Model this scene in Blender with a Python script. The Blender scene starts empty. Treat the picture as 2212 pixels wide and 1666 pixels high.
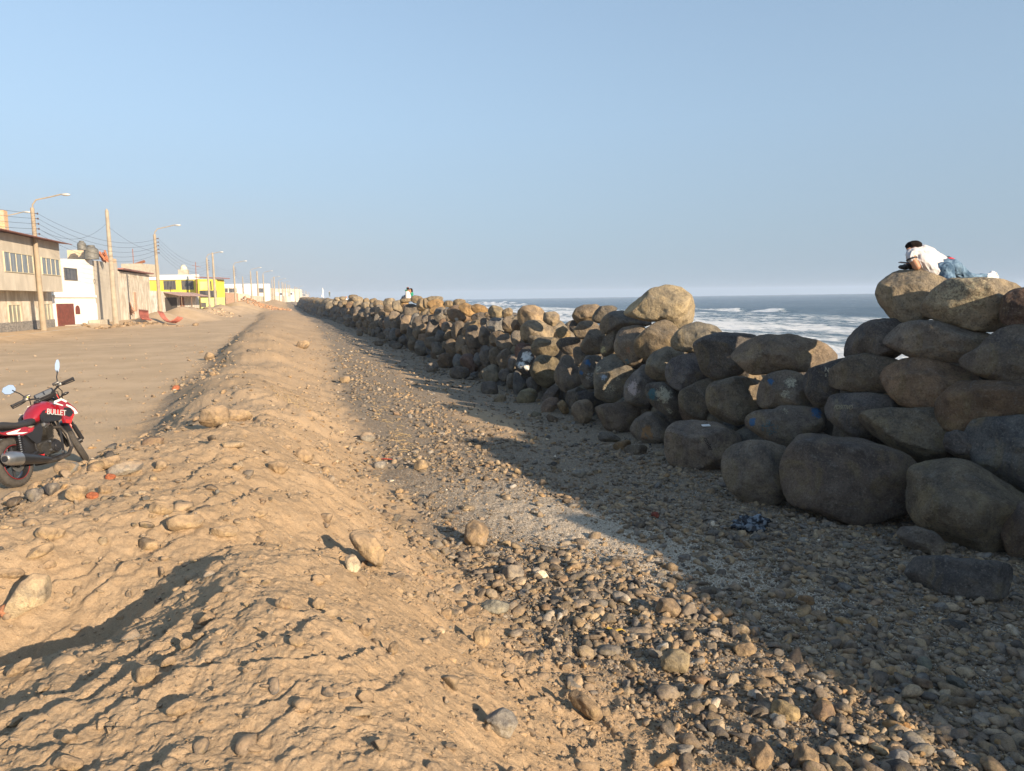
import bpy, bmesh, math, random
import numpy as np
from mathutils import Vector, Matrix
from mathutils.bvhtree import BVHTree

random.seed(7)
RNG = np.random.default_rng(11)
scene = bpy.context.scene
COL = scene.collection
rad = math.radians

# ------------------------------------------------------------------ camera
F0 = 1540.0 / 2212.0                 # focal length / image width
CAMZ = 1.95
YAW, PITCH, ROLL = rad(15.9), rad(7.1), rad(0.83)
cd = bpy.data.cameras.new("camera")
cam = bpy.data.objects.new("camera", cd)
COL.objects.link(cam)
cd.sensor_width = 36.0
cd.lens = 36.0 * F0
cd.clip_start = 0.05
cd.clip_end = 20000
cam.matrix_world = (Matrix.Translation((0, 0, CAMZ)) @ Matrix.Rotation(-YAW, 4, 'Z') @
                    Matrix.Rotation(rad(90) - PITCH, 4, 'X') @ Matrix.Rotation(-ROLL, 4, 'Z'))
scene.camera = cam
CM = np.array(cam.matrix_world)[:3, :3]
CP = np.array([0.0, 0.0, CAMZ])

# ------------------------------------------------------------------ sun, sky, exposure
SUN_AZ, SUN_EL = rad(29.0), rad(17.5)          # light travels towards +Y, turned SUN_AZ to -X
ld = bpy.data.lights.new("sun", 'SUN')
ld.energy = 5.0
ld.angle = rad(0.5)
ld.color = (1.0, 0.80, 0.58)
sun = bpy.data.objects.new("sun", ld)
COL.objects.link(sun)
ldir = Vector((-math.sin(SUN_AZ) * math.cos(SUN_EL), math.cos(SUN_AZ) * math.cos(SUN_EL), -math.sin(SUN_EL)))
sun.rotation_euler = ldir.to_track_quat('-Z', 'Y').to_euler()
sun.location = (20, -40, 30)
w = bpy.data.worlds.new("World")
scene.world = w
w.use_nodes = True
wn = w.node_tree
wn.nodes.clear()
sky = wn.nodes.new('ShaderNodeTexSky')
sky.sky_type = 'NISHITA'
sky.sun_disc = False
sky.sun_elevation = SUN_EL
sky.sun_rotation = math.atan2(math.sin(SUN_AZ), -math.cos(SUN_AZ))
sky.altitude = 0
sky.air_density = 1.0
sky.dust_density = 0.8
sky.ozone_density = 2.0
bg = wn.nodes.new('ShaderNodeBackground')
bg.inputs[1].default_value = 0.100
wo = wn.nodes.new('ShaderNodeOutputWorld')
# pale marine haze low in the sky, a little brighter inland
wt = wn.nodes.new('ShaderNodeTexCoord'); wx = wn.nodes.new('ShaderNodeSeparateXYZ'); wn.links.new(wt.outputs['Generated'], wx.inputs[0])
wr = wn.nodes.new('ShaderNodeValToRGB'); we = wr.color_ramp.elements
while len(we) < 5: we.new(0.5)
for q_, (p_, v_) in zip(we, ((0.0, .97), (0.06, .93), (0.17, .85), (0.34, .62), (0.62, .35))): q_.position = p_; q_.color = (v_, v_, v_, 1)
wn.links.new(wx.outputs[2], wr.inputs[0])
wc = wn.nodes.new('ShaderNodeMapRange'); wn.links.new(wx.outputs[0], wc.inputs[0])
wc.inputs[1].default_value = -0.75; wc.inputs[2].default_value = 0.75; wc.inputs[3].default_value = 1.22; wc.inputs[4].default_value = 0.86
wh = wn.nodes.new('ShaderNodeMix'); wh.data_type = 'RGBA'
wh.inputs[6].default_value = (2.08, 2.66, 3.24, 1); wh.inputs[7].default_value = (2.20, 3.02, 3.92, 1)
wz = wn.nodes.new('ShaderNodeMapRange'); wn.links.new(wx.outputs[2], wz.inputs[0]); wz.inputs[1].default_value = 0.0; wz.inputs[2].default_value = 0.22
wn.links.new(wz.outputs[0], wh.inputs[0])
wv_ = wn.nodes.new('ShaderNodeVectorMath'); wv_.operation = 'SCALE'; wn.links.new(wh.outputs[2], wv_.inputs[0]); wn.links.new(wc.outputs[0], wv_.inputs[3])
wm = wn.nodes.new('ShaderNodeMix'); wm.data_type = 'RGBA'
wn.links.new(wr.outputs[0], wm.inputs[0]); wn.links.new(sky.outputs[0], wm.inputs[6])
wl = wn.nodes.new('ShaderNodeMapRange'); wn.links.new(wx.outputs[0], wl.inputs[0]); wl.inputs[1].default_value = 0.25; wl.inputs[2].default_value = -0.30
wk = wn.nodes.new('ShaderNodeMapRange'); wn.links.new(wx.outputs[2], wk.inputs[0]); wk.inputs[1].default_value = 0.15; wk.inputs[2].default_value = 0.0
wp = wn.nodes.new('ShaderNodeMath'); wp.operation = 'MULTIPLY'; wn.links.new(wl.outputs[0], wp.inputs[0]); wn.links.new(wk.outputs[0], wp.inputs[1])
ww = wn.nodes.new('ShaderNodeMix'); ww.data_type = 'RGBA'; ww.inputs[7].default_value = (2.75, 2.66, 2.72, 1)
wn.links.new(wp.outputs[0], ww.inputs[0]); wn.links.new(wv_.outputs[0], ww.inputs[6]); wn.links.new(ww.outputs[2], wm.inputs[7])
wn.links.new(wm.outputs[2], bg.inputs[0])
wn.links.new(bg.outputs[0], wo.inputs[0])
scene.view_settings.view_transform = 'Standard'
scene.view_settings.look = 'None'
scene.view_settings.exposure = 1.0
scene.view_settings.gamma = 1.0
scene.render.engine = 'CYCLES'
scene.cycles.max_bounces = 5
scene.cycles.volume_bounces = 0

# ------------------------------------------------------------------ picture <-> place
def ray(px, py):
    """direction (world) of a pixel of the 2212 x 1666 wide view; camera-forward component 1"""
    d = np.array([(px - 1106.0) / 1540.0, -(py - 833.0) / 1540.0, -1.0])
    return CM @ d
def atF(px, py, F):
    """point at horizontal-forward distance F"""
    d = ray(px, py)
    f = d[0] * math.sin(YAW) + d[1] * math.cos(YAW)
    return CP + d * (F / f)
def atz(px, py, z):
    d = ray(px, py)
    return CP + d * ((z - CAMZ) / d[2])
VIEWS = {'D': (0, 0, 1.0 / 1.8445), 'd': (1200, 1100, 2.765), 'e': (2000, 1100, 2.38), 'f': (2600, 1100, 2.38),
         'g': (3300, 900, 2.777), 'h': (3180, 1500, 1.851), 'm': (1700, 1150, 3.6867), 'n': (1100, 1100, 3.6867),
         'z': (0, 760, 2.603), 'y': (560, 880, 3.16), 'b': (0, 1400, 2.776), 'p': (3500, 920, 3.814),
         'c': (1480, 1080, 7.9)}
def V(v, x, y):
    ox, oy, s = VIEWS[v]
    return (ox + x / s) / 1.8445, (oy + y / s) / 1.8445

# ------------------------------------------------------------------ noise (numpy)
_T = RNG.random(65536)
def _h(ix, iy, iz=0):
    n = (ix * 73856093) ^ (iy * 19349663) ^ (iz * 83492791)
    n = (n ^ (n >> 13)) * 1274126177
    return _T[(n ^ (n >> 16)) & 65535]
def vn2(x, y):
    ix = np.floor(x).astype(np.int64); iy = np.floor(y).astype(np.int64)
    fx = x - ix; fy = y - iy
    fx = fx * fx * (3 - 2 * fx); fy = fy * fy * (3 - 2 * fy)
    a = _h(ix, iy); b = _h(ix + 1, iy); c = _h(ix, iy + 1); d = _h(ix + 1, iy + 1)
    return (a + (b - a) * fx) * (1 - fy) + (c + (d - c) * fx) * fy - 0.5
def vn3(p):
    i = np.floor(p).astype(np.int64); f = p - i; f = f * f * (3 - 2 * f)
    r = 0
    for a in (0, 1):
        wa = f[:, 0] if a else 1 - f[:, 0]
        for b in (0, 1):
            wb = f[:, 1] if b else 1 - f[:, 1]
            for c in (0, 1):
                wc = f[:, 2] if c else 1 - f[:, 2]
                r = r + wa * wb * wc * _h(i[:, 0] + a, i[:, 1] + b, i[:, 2] + c)
    return r - 0.5
def fbm2(x, y, o=4, g=0.5):
    r = 0; a = 1.0
    for k in range(o):
        r = r + a * vn2(x + 17.3 * k, y - 9.1 * k); x = x * 2.03; y = y * 2.03; a *= g
    return r
def fbm3(p, o=3, g=0.5):
    r = 0; a = 1.0
    for k in range(o):
        r = r + a * vn3(p + 13.7 * k); p = p * 2.03; a *= g
    return r
def sstep(a, b, x):
    t = np.clip((x - a) / (b - a), 0, 1)
    return t * t * (3 - 2 * t)

# ------------------------------------------------------------------ mesh helpers
def mesh_np(name, verts, faces, smooth=True, mats=(), matidx=None, attrs=None, cols=None):
    """verts (N,3); faces (M,k) numpy with constant k"""
    me = bpy.data.meshes.new(name)
    verts = np.asarray(verts, dtype=np.float32); faces = np.asarray(faces, dtype=np.int32)
    n, k = faces.shape
    me.vertices.add(len(verts)); me.vertices.foreach_set("co", verts.ravel())
    me.loops.add(n * k); me.loops.foreach_set("vertex_index", faces.ravel())
    me.polygons.add(n); me.polygons.foreach_set("loop_start", np.arange(0, n * k, k, dtype=np.int32))
    me.polygons.foreach_set("loop_total", np.full(n, k, dtype=np.int32))
    if smooth:
        me.polygons.foreach_set("use_smooth", np.ones(n, dtype=bool))
    for m in mats: me.materials.append(m)
    if matidx is not None: me.polygons.foreach_set("material_index", np.asarray(matidx, dtype=np.int32))
    me.update(calc_edges=True)
    if attrs:
        for an, av in attrs.items():
            a = me.attributes.new(an, 'FLOAT', 'POINT'); a.data.foreach_set("value", np.asarray(av, dtype=np.float32))
    if cols is not None:
        a = me.color_attributes.new("Col", 'FLOAT_COLOR', 'POINT')
        c = np.ones((len(verts), 4), dtype=np.float32); c[:, :3] = cols
        a.data.foreach_set("color", c.ravel())
    return me
def tag(o, label=None, cat=None, group=None, kind=None):
    if label: o['label'] = label
    if cat: o['category'] = cat
    if group: o['group'] = group
    if kind: o['kind'] = kind
    return o
def link(name, me, parent=None):
    o = bpy.data.objects.new(name, me); COL.objects.link(o)
    if parent is not None: o.parent = parent
    return o
def empty(name, loc=(0, 0, 0), rot=(0, 0, 0), parent=None):
    o = bpy.data.objects.new(name, None); COL.objects.link(o)
    o.location = loc; o.rotation_euler = rot; o.empty_display_size = 0.2
    if parent is not None: o.parent = parent
    return o
class MB:
    """collects shapes, then links them as one mesh"""
    def __init__(s): s.bm = bmesh.new()
    def box(s, c, size, rot=None, bev=0.0):
        r = bmesh.ops.create_cube(s.bm, size=1.0)
        M = Matrix.Translation(c) @ (rot.to_4x4() if rot else Matrix()) @ Matrix.Diagonal((*size, 1))
        bmesh.ops.transform(s.bm, matrix=M, verts=r['verts'])
        if bev > 0:
            es = {e for v in r['verts'] for e in v.link_edges}
            bmesh.ops.bevel(s.bm, geom=list(es), offset=bev, segments=2, affect='EDGES', profile=0.6)
        return s
    def tube(s, pts, r, seg=8, caps=True, squash=1.0):
        pts = [Vector(p) for p in pts]
        rs = r if isinstance(r, (list, tuple)) else [r] * len(pts)
        rings = []; up = None
        for i, p in enumerate(pts):
            t = (pts[min(i + 1, len(pts) - 1)] - pts[max(i - 1, 0)]).normalized()
            if up is None:
                up = Vector((0, 0, 1)) if abs(t.z) < 0.9 else Vector((1, 0, 0))
            a = t.cross(up).normalized(); b = a.cross(t).normalized(); up = b
            rings.append([s.bm.verts.new(p + (a * math.cos(k * 2 * math.pi / seg) + b * squash * math.sin(k * 2 * math.pi / seg)) * rs[i]) for k in range(seg)])
        for i in range(len(rings) - 1):
            for k in range(seg):
                s.bm.faces.new((rings[i][k], rings[i][(k + 1) % seg], rings[i + 1][(k + 1) % seg], rings[i + 1][k]))
        if caps:
            s.bm.faces.new(rings[0][::-1]); s.bm.faces.new(rings[-1])
        return s
    def loft(s, rings, closed=True, cap=True):
        rr = [[s.bm.verts.new(Vector(p)) for p in r] for r in rings]
        n = len(rr[0])
        for i in range(len(rr) - 1):
            for k in range(n if closed else n - 1):
                s.bm.faces.new((rr[i][k], rr[i][(k + 1) % n], rr[i + 1][(k + 1) % n], rr[i + 1][k]))
        if cap:
            s.bm.faces.new(rr[0][::-1]); s.bm.faces.new(rr[-1])
        return s
    def ball(s, c, r, rot=None, sub=2):
        q = bmesh.ops.create_icosphere(s.bm, subdivisions=sub, radius=1.0)
        r = r if isinstance(r, (tuple, list)) else (r, r, r)
        bmesh.ops.transform(s.bm, matrix=Matrix.Translation(c) @ (rot.to_4x4() if rot else Matrix()) @ Matrix.Diagonal((*r, 1)), verts=q['verts'])
        return s
    def torus(s, c, R, r, axis='Y', seg=32, rs=10, sq=1.0):
        rings = []
        for i in range(seg):
            a = 2 * math.pi * i / seg; ring = []
            for k in range(rs):
                b = 2 * math.pi * k / rs
                d = R + r * math.cos(b); h = r * sq * math.sin(b)
                ring.append(s.bm.verts.new(Vector(c) + Vector((d * math.cos(a), h, d * math.sin(a)))))
            rings.append(ring)
        for i in range(seg):
            for k in range(rs):
                s.bm.faces.new((rings[i][k], rings[i][(k + 1) % rs], rings[(i + 1) % seg][(k + 1) % rs], rings[(i + 1) % seg][k]))
        return s
    def prism(s, pts2, y0, y1, plane='XZ'):
        f = (lambda p, t: (p[0], t, p[1])) if plane == 'XZ' else ((lambda p, t: (t, p[0], p[1])) if plane == 'YZ' else (lambda p, t: (p[0], p[1], t)))
        return s.loft([[f(p, y0) for p in pts2], [f(p, y1) for p in pts2]])
    def build(s, name, mat, parent=None, smooth=False, sub=0):
        bmesh.ops.recalc_face_normals(s.bm, faces=s.bm.faces[:])
        me = bpy.data.meshes.new(name); s.bm.to_mesh(me); s.bm.free()
        if mat: me.materials.append(mat)
        if smooth:
            me.polygons.foreach_set("use_smooth", np.ones(len(me.polygons), dtype=bool))
        o = link(name, me, parent)
        if smooth and not sub:
            es = o.modifiers.new("e", 'EDGE_SPLIT'); es.split_angle = rad(38)
        if sub:
            m = o.modifiers.new("s", 'SUBSURF'); m.levels = sub; m.render_levels = sub
        return o

# ------------------------------------------------------------------ materials
class NT:
    def __init__(s, name):
        s.m = bpy.data.materials.new(name); s.m.use_nodes = True
        s.t = s.m.node_tree; s.t.nodes.clear()
        s.out = s.t.nodes.new('ShaderNodeOutputMaterial')
        s.b = s.t.nodes.new('ShaderNodeBsdfPrincipled')
        s.t.links.new(s.b.outputs[0], s.out.inputs[0])
        s.b.inputs['Roughness'].default_value = 0.9
        s.b.inputs['Specular IOR Level'].default_value = 0.3
    def n(s, typ, **kw):
        nd = s.t.nodes.new(typ)
        for k, v in kw.items():
            if k.startswith('i_'):
                nd.inputs[k[2:].replace('_', ' ')].default_value = v
            else: setattr(nd, k, v)
        return nd
    def l(s, a, b): s.t.links.new(a, b)
    def val(s, x, node, i):
        if hasattr(x, 'is_output'): s.l(x, node.inputs[i])
        else:
            if node.inputs[i].type == 'RGBA' and len(x) == 3: x = (*x, 1)
            node.inputs[i].default_value = x
    def noise(s, vec, scale, detail=4, rough=0.55, dist=0.0):
        nd = s.n('ShaderNodeTexNoise'); nd.inputs['Scale'].default_value = scale
        nd.inputs['Detail'].default_value = detail; nd.inputs['Roughness'].default_value = rough
        nd.inputs['Distortion'].default_value = dist
        if vec is not None: s.l(vec, nd.inputs['Vector'])
        return nd.outputs['Fac']
    def vor(s, vec, scale, out='Color', feature='F1', rnd=1.0):
        nd = s.n('ShaderNodeTexVoronoi'); nd.feature = feature; nd.inputs['Scale'].default_value = scale
        nd.inputs['Randomness'].default_value = rnd
        s.l(vec, nd.inputs['Vector']); return nd.outputs[out]
    def ramp(s, fac, stops):
        nd = s.n('ShaderNodeValToRGB'); e = nd.color_ramp.elements
        while len(e) < len(stops): e.new(0.5)
        for q, (p, c) in zip(e, stops):
            q.position = p; q.color = (*c, 1) if len(c) == 3 else c
        s.l(fac, nd.inputs[0]); return nd.outputs[0]
    def step(s, x, a, b):
        nd = s.n('ShaderNodeMapRange'); nd.inputs[1].default_value = a; nd.inputs[2].default_value = b
        nd.clamp = True; s.val(x, nd, 0); return nd.outputs[0]
    def mix(s, f, a, b, bt='MIX'):
        nd = s.n('ShaderNodeMix'); nd.data_type = 'RGBA'; nd.blend_type = bt
        s.val(f, nd, 0); s.val(a, nd, 6); s.val(b, nd, 7); return nd.outputs[2]
    def math(s, op, a, b=0.0, c=None):
        nd = s.n('ShaderNodeMath'); nd.operation = op; s.val(a, nd, 0); s.val(b, nd, 1)
        if c is not None: s.val(c, nd, 2)
        return nd.outputs[0]
    def attr(s, name, out='Fac'):
        nd = s.n('ShaderNodeAttribute'); nd.attribute_name = name; return nd.outputs[out]
    def coord(s, which='Object'):
        return s.n('ShaderNodeTexCoord').outputs[which]
    def mapv(s, vec, scale=(1, 1, 1), rot=(0, 0, 0), loc=(0, 0, 0)):
        nd = s.n('ShaderNodeMapping'); nd.inputs['Scale'].default_value = scale
        nd.inputs['Rotation'].default_value = rot; nd.inputs['Location'].default_value = loc
        s.l(vec, nd.inputs['Vector']); return nd.outputs[0]
    def bump(s, h, strength=0.5, dist=0.02, prev=None):
        nd = s.n('ShaderNodeBump'); nd.inputs['Strength'].default_value = strength
        nd.inputs['Distance'].default_value = dist; s.l(h, nd.inputs['Height'])
        if prev is not None: s.l(prev, nd.inputs['Normal'])
        return nd.outputs[0]
    def base(s, c): s.val(c, s.b, s.b.inputs.find('Base Color')); return s
    def set(s, **kw):
        for k, v in kw.items():
            s.val(v, s.b, s.b.inputs.find(k.replace('_', ' ')))
        return s
_mc = {}
def flat(name, c, rough=0.7, metal=0.0, spec=0.4, var=0.12, scale=9.0, bumpd=0.0, bscale=60, coat=0.0):
    """plain material with slight procedural soiling"""
    if name in _mc: return _mc[name]
    t = NT(name); co = t.coord()
    n1 = t.noise(co, scale, 5, 0.6)
    f = t.step(n1, 0.3, 0.7)
    lo = tuple(x * (1 - var) for x in c); hi = tuple(min(1, x * (1 + var)) for x in c)
    t.base(t.mix(f, lo, hi)).set(Roughness=rough, Metallic=metal)
    t.b.inputs['Specular IOR Level'].default_value = spec
    t.b.inputs['Coat Weight'].default_value = coat
    if bumpd: t.set(Normal=t.bump(t.noise(co, bscale, 4), 0.6, bumpd))
    _mc[name] = t.m
    return t.m

def mat_ground():
    t = NT("ground_soil"); co = t.coord()
    gr = t.attr('gravel'); sh = t.attr('shell'); dk = t.attr('damp')
    n1 = t.noise(co, 0.6, 5, 0.6); n2 = t.noise(co, 7, 5, 0.65); n3 = t.noise(co, 90, 4, 0.7)
    sand = t.mix(t.step(n1, 0.35, 0.65), (0.38, 0.268, 0.160), (0.455, 0.328, 0.204))
    sand = t.mix(t.math('MULTIPLY', t.step(n2, 0.45, 0.75), 0.55), sand, (0.50, 0.375, 0.245))
    sand = t.mix(t.math('MULTIPLY', t.step(n3, 0.5, 0.72), 0.45), sand, (0.24, 0.165, 0.10))
    ng = t.noise(co, 220, 3, 0.8)
    sand = t.mix(t.math('MULTIPLY', t.step(ng, 0.54, 0.64), 0.35), sand, (0.62, 0.50, 0.35)); sand = t.mix(t.math('MULTIPLY', t.step(ng, 0.46, 0.36), 0.35), sand, (0.20, 0.14, 0.09))
    sand = t.mix(t.math('MULTIPLY', dk, t.step(n2, 0.3, 0.6)), sand, (0.155, 0.108, 0.068))
    rd = t.attr('road'); sand = t.mix(t.math('MULTIPLY', rd, 0.55), sand, t.mix(t.step(n1, 0.4, 0.6), (0.50, 0.375, 0.24), (0.60, 0.455, 0.30)))
    # fine gravel: voronoi grains of many colours over brown soil
    vc = t.vor(co, 95, 'Color'); vd = t.vor(co, 95, 'Distance')
    sep = t.n('ShaderNodeSeparateColor'); t.l(vc, sep.inputs[0])
    g1 = t.ramp(sep.outputs[0], [(0.0, (0.075, 0.070, 0.065)), (0.3, (0.16, 0.145, 0.12)), (0.55, (0.24, 0.19, 0.13)),
                                 (0.8, (0.30, 0.24, 0.17)), (0.93, (0.36, 0.33, 0.28)), (1.0, (0.62, 0.58, 0.50))])
    soil = t.mix(t.step(n2, 0.35, 0.7), (0.24, 0.18, 0.12), (0.35, 0.255, 0.165))
    grav = t.mix(t.step(sep.outputs[1], 0.38, 0.42), soil, g1)
    vs = t.vor(co, 150, 'Color'); sp = t.n('ShaderNodeSeparateColor'); t.l(vs, sp.inputs[0])
    white = t.mix(sp.outputs[1], (0.46, 0.38, 0.28), (0.72, 0.63, 0.50))
    thr = t.math('SUBTRACT', 1.02, t.math('MULTIPLY', sh, 0.68))
    wm = t.math('MULTIPLY', t.math('GREATER_THAN', sp.outputs[0], thr), t.step(sh, 0.02, 0.1))
    grav = t.mix(wm, grav, white)
    edge = t.math('ADD', gr, t.math('MULTIPLY', t.math('SUBTRACT', n2, 0.5), 0.9))
    t.base(t.mix(t.step(edge, 0.35, 0.62), sand, grav)).set(Roughness=0.95)
    t.b.inputs['Specular IOR Level'].default_value = 0.15
    nb = t.bump(t.noise(co, 26, 8, 0.78), 0.75, 0.03)
    hb = t.math('MULTIPLY', vd, gr)
    nb = t.bump(hb, 0.7, 0.006, nb)
    nb = t.bump(n3, 0.5, 0.006, nb)
    t.set(Normal=nb)
    return t.m

def mat_stone(name="boulder_stone", scale=1.0, paint=None, dusty=0.0):
    """colour comes from the Col attribute; mottling, grains, pits and cracks are procedural"""
    t = NT(name); co = t.coord('Object'); c = t.attr('Col', 'Color')
    n1 = t.noise(co, 1.5 * scale, 7, 0.65, 0.5); n2 = t.noise(co, 7 * scale, 7, 0.75); n3 = t.noise(co, 48 * scale, 4, 0.8)
    b = t.mix(t.step(n1, 0.38, 0.62), t.mix(1.0, c, (0.50, 0.50, 0.52), 'MULTIPLY'), t.mix(1.0, c, (1.18, 1.10, 0.97), 'MULTIPLY'))
    b = t.mix(t.math('MULTIPLY', t.step(n2, 0.50, 0.62), 0.75), b, t.mix(1.0, c, (0.42, 0.40, 0.40), 'MULTIPLY'))
    nm = t.noise(co, 2.3 * scale, 5, 0.7, 1.0)
    b = t.mix(t.math('MULTIPLY', t.step(nm, 0.52, 0.66), 0.45), b, (0.235, 0.180, 0.085))
    b = t.mix(t.math('MULTIPLY', t.step(nm, 0.42, 0.30), 0.45), b, (0.26, 0.255, 0.235))
    b = t.mix(t.math('MULTIPLY', t.step(n3, 0.56, 0.66), 0.32), b, (0.42, 0.38, 0.30))
    b = t.mix(t.math('MULTIPLY', t.step(n3, 0.46, 0.36), 0.60), b, (0.035, 0.032, 0.03))
    if dusty:
        nz = t.n('ShaderNodeNewGeometry').outputs['Normal']; sx = t.n('ShaderNodeSeparateXYZ'); t.l(nz, sx.inputs[0])
        up = t.math('MULTIPLY', t.step(sx.outputs[2], 0.2, 0.95), dusty)
        b = t.mix(up, b, (0.42, 0.30, 0.185))
    if paint:
        for (cx, cy, cz, r, colr, thr, sc) in paint:
            mp = t.n('ShaderNodeVectorMath'); mp.operation = 'DISTANCE'; t.l(co, mp.inputs[0]); mp.inputs[1].default_value = (cx, cy, cz)
            fall = t.step(mp.outputs['Value'], r, r * 0.35)
            nn = t.noise(co, sc * 1.5, 7, 0.85)
            k = t.math('ADD', nn, t.math('MULTIPLY', fall, 0.22))
            k = t.step(k, thr, thr + 0.05)
            k = t.math('MULTIPLY', k, t.math('GREATER_THAN', fall, 0.01))
            b = t.mix(t.math('MULTIPLY', k, 0.9), b, colr)
    t.base(b).set(Roughness=0.88)
    t.b.inputs['Specular IOR Level'].default_value = 0.25
    nb = t.bump(t.noise(co, 2.6 * scale, 8, 0.68, 0.3), 0.9, 0.11 / scale)
    cr = t.n('ShaderNodeTexVoronoi'); cr.feature = 'DISTANCE_TO_EDGE'; cr.inputs['Scale'].default_value = 0.9 * scale
    wv = t.n('ShaderNodeVectorMath'); wv.operation = 'ADD'; t.l(co, wv.inputs[0])
    nc = t.n('ShaderNodeTexNoise'); nc.inputs['Scale'].default_value = 1.2 * scale; nc.inputs['Detail'].default_value = 5; t.l(co, nc.inputs['Vector'])
    t.l(nc.outputs['Color'], wv.inputs[1]); t.l(wv.outputs[0], cr.inputs['Vector'])
    crk = t.math('MAXIMUM', t.step(cr.outputs['Distance'], 0.0, 0.012), t.step(n1, 0.44, 0.50))
    nb = t.bump(crk, 0.6, 0.02 / scale, nb)
    nb = t.bump(n2, 0.8, 0.030 / scale, nb)
    nb = t.bump(n3, 0.7, 0.008 / scale, nb)
    t.set(Normal=nb)
    return t.m

M_GROUND = mat_ground()
M_STONE = mat_stone()
M_STONE_S = mat_stone("loose_stone", 5.0, dusty=0.0)
M_STONE_D = mat_stone("dusty_stone", 5.0, dusty=0.75)

# ------------------------------------------------------------------ terrain
XB = np.array([(-40, 7.2), (-10, 6.5), (0, 6.25), (3.2, 6.3), (4.9, 6.35), (8.35, 5.5), (14.6, 5.15), (24, 4.6), (39, 4.35), (83, 2.9), (106, 2.1), (150, 0.5), (260, -2.5)])  # unseen near stretch is pulled in to widen the wall's shadow
XL = np.array([(-40, -2.6), (3, -2.5), (5.7, -2.3), (7.6, -2.05), (14.4, -2.7), (22, -3.0), (73, -4.8), (120, -7), (260, -12)])
XR = np.array([(-40, 2.2), (1.5, 1.9), (3.0, 1.45), (6.2, 0.55), (10, 0.50), (16.6, 0.55), (40, 0.7), (80, 0.2), (120, -1.5), (260, -8)])
def xb(y): return np.interp(y, XB[:, 0], XB[:, 1])
def xl(y): return np.interp(y, XL[:, 0], XL[:, 1])
def xr(y): return np.interp(y, XR[:, 0], XR[:, 1])
def ridge(y): return 0.42 + 0.10 * np.sin(y * 0.21 + 1.0) + 0.08 * np.sin(y * 0.083)
PILES = [(-12.5, 64, 3.0, 0.55), (-12.8, 71, 3.4, 0.9), (-12.3, 80, 4.2, 1.15), (-12.6, 88, 4.0, 1.0), (-11.8, 97, 4.0, 0.95),
         (-11.6, 108, 4.5, 1.1), (-10.6, 120, 5, 1.0), (-11.5, 134, 6, 1.5), (-11.5, 150, 6, 1.8), (-9.5, 168, 6, 1.3), (-13, 185, 8, 1.2), (-9, 210, 8, 1.2)]
def tz0(x, y):
    """large forms of the land"""
    B = xb(y); R = xr(y) + 0.35 * vn2(y * 0.33 + 3, y * 0 + 2) * sstep(4, 9, y)
    L = xl(y) + 0.75 * fbm2(y * 0.30, y * 0 + 8, 3) * sstep(6, 12, y)
    h = ridge(y) * (1 + 0.5 * fbm2(y * 0.42 + 5, y * 0 + 1, 3) * sstep(5, 10, y)) * (0.35 + 0.65 * sstep(130, 45, y))
    near = np.exp(-(np.maximum(y, -2) / 3.2) ** 2)
    Cl = L + 1.05 - 0.1 * near; Cr = Cl + 0.45 + 1.5 * near
    up = sstep(0, 1, (x - L) / (Cl - L))
    dn = 1 - sstep(0, 1, (x - Cr) / (R + 0.25 - Cr))
    z = h * np.minimum(up, dn)
    wv = 0.35 * vn2(x * 0.9 + 7, y * 0.9)
    s1 = (x + 1.1) * -0.80 + (y - 6.9) * 0.60 + wv
    z = z + 0.32 * (1 - sstep(0, 0.45, s1)) * sstep(9, 5.5, y) * sstep(1.3, -0.2, x) * sstep(-4.2, -2.6, x)
    s2 = (x + 0.65) * -0.67 + (y - 2.82) * 0.74 + 0.6 * wv
    z = z - 0.15 * sstep(0, 0.22, s2) * (1 - sstep(0.45, 1.0, s2)) * sstep(0.5, -0.2, x)
    low = -0.22 - 0.33 * sstep(0, 1, (x - R) / (B - R))
    z = z + low * sstep(0, 1, (x - Cr) / (R + 0.6 - Cr))
    z = z - 2.9 * sstep(B + 2.0, B + 14, x)
    for (px, py, r, hh) in PILES:
        d = np.hypot((x - px) / r, (y - py) / (r * 1.5))
        z = z + 1.45 * hh * np.clip(1 - d, 0, 1) ** 1.2
    z = z + 0.25 * sstep(-15.2, -16.6, x) * sstep(200, 150, y)
    z = z + np.where(y > 130, 0.008 * np.clip(y - 130, 0, 200) * sstep(-22, -4, x) * (1 - sstep(B - 3, B, x)), 0)
    return z
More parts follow.
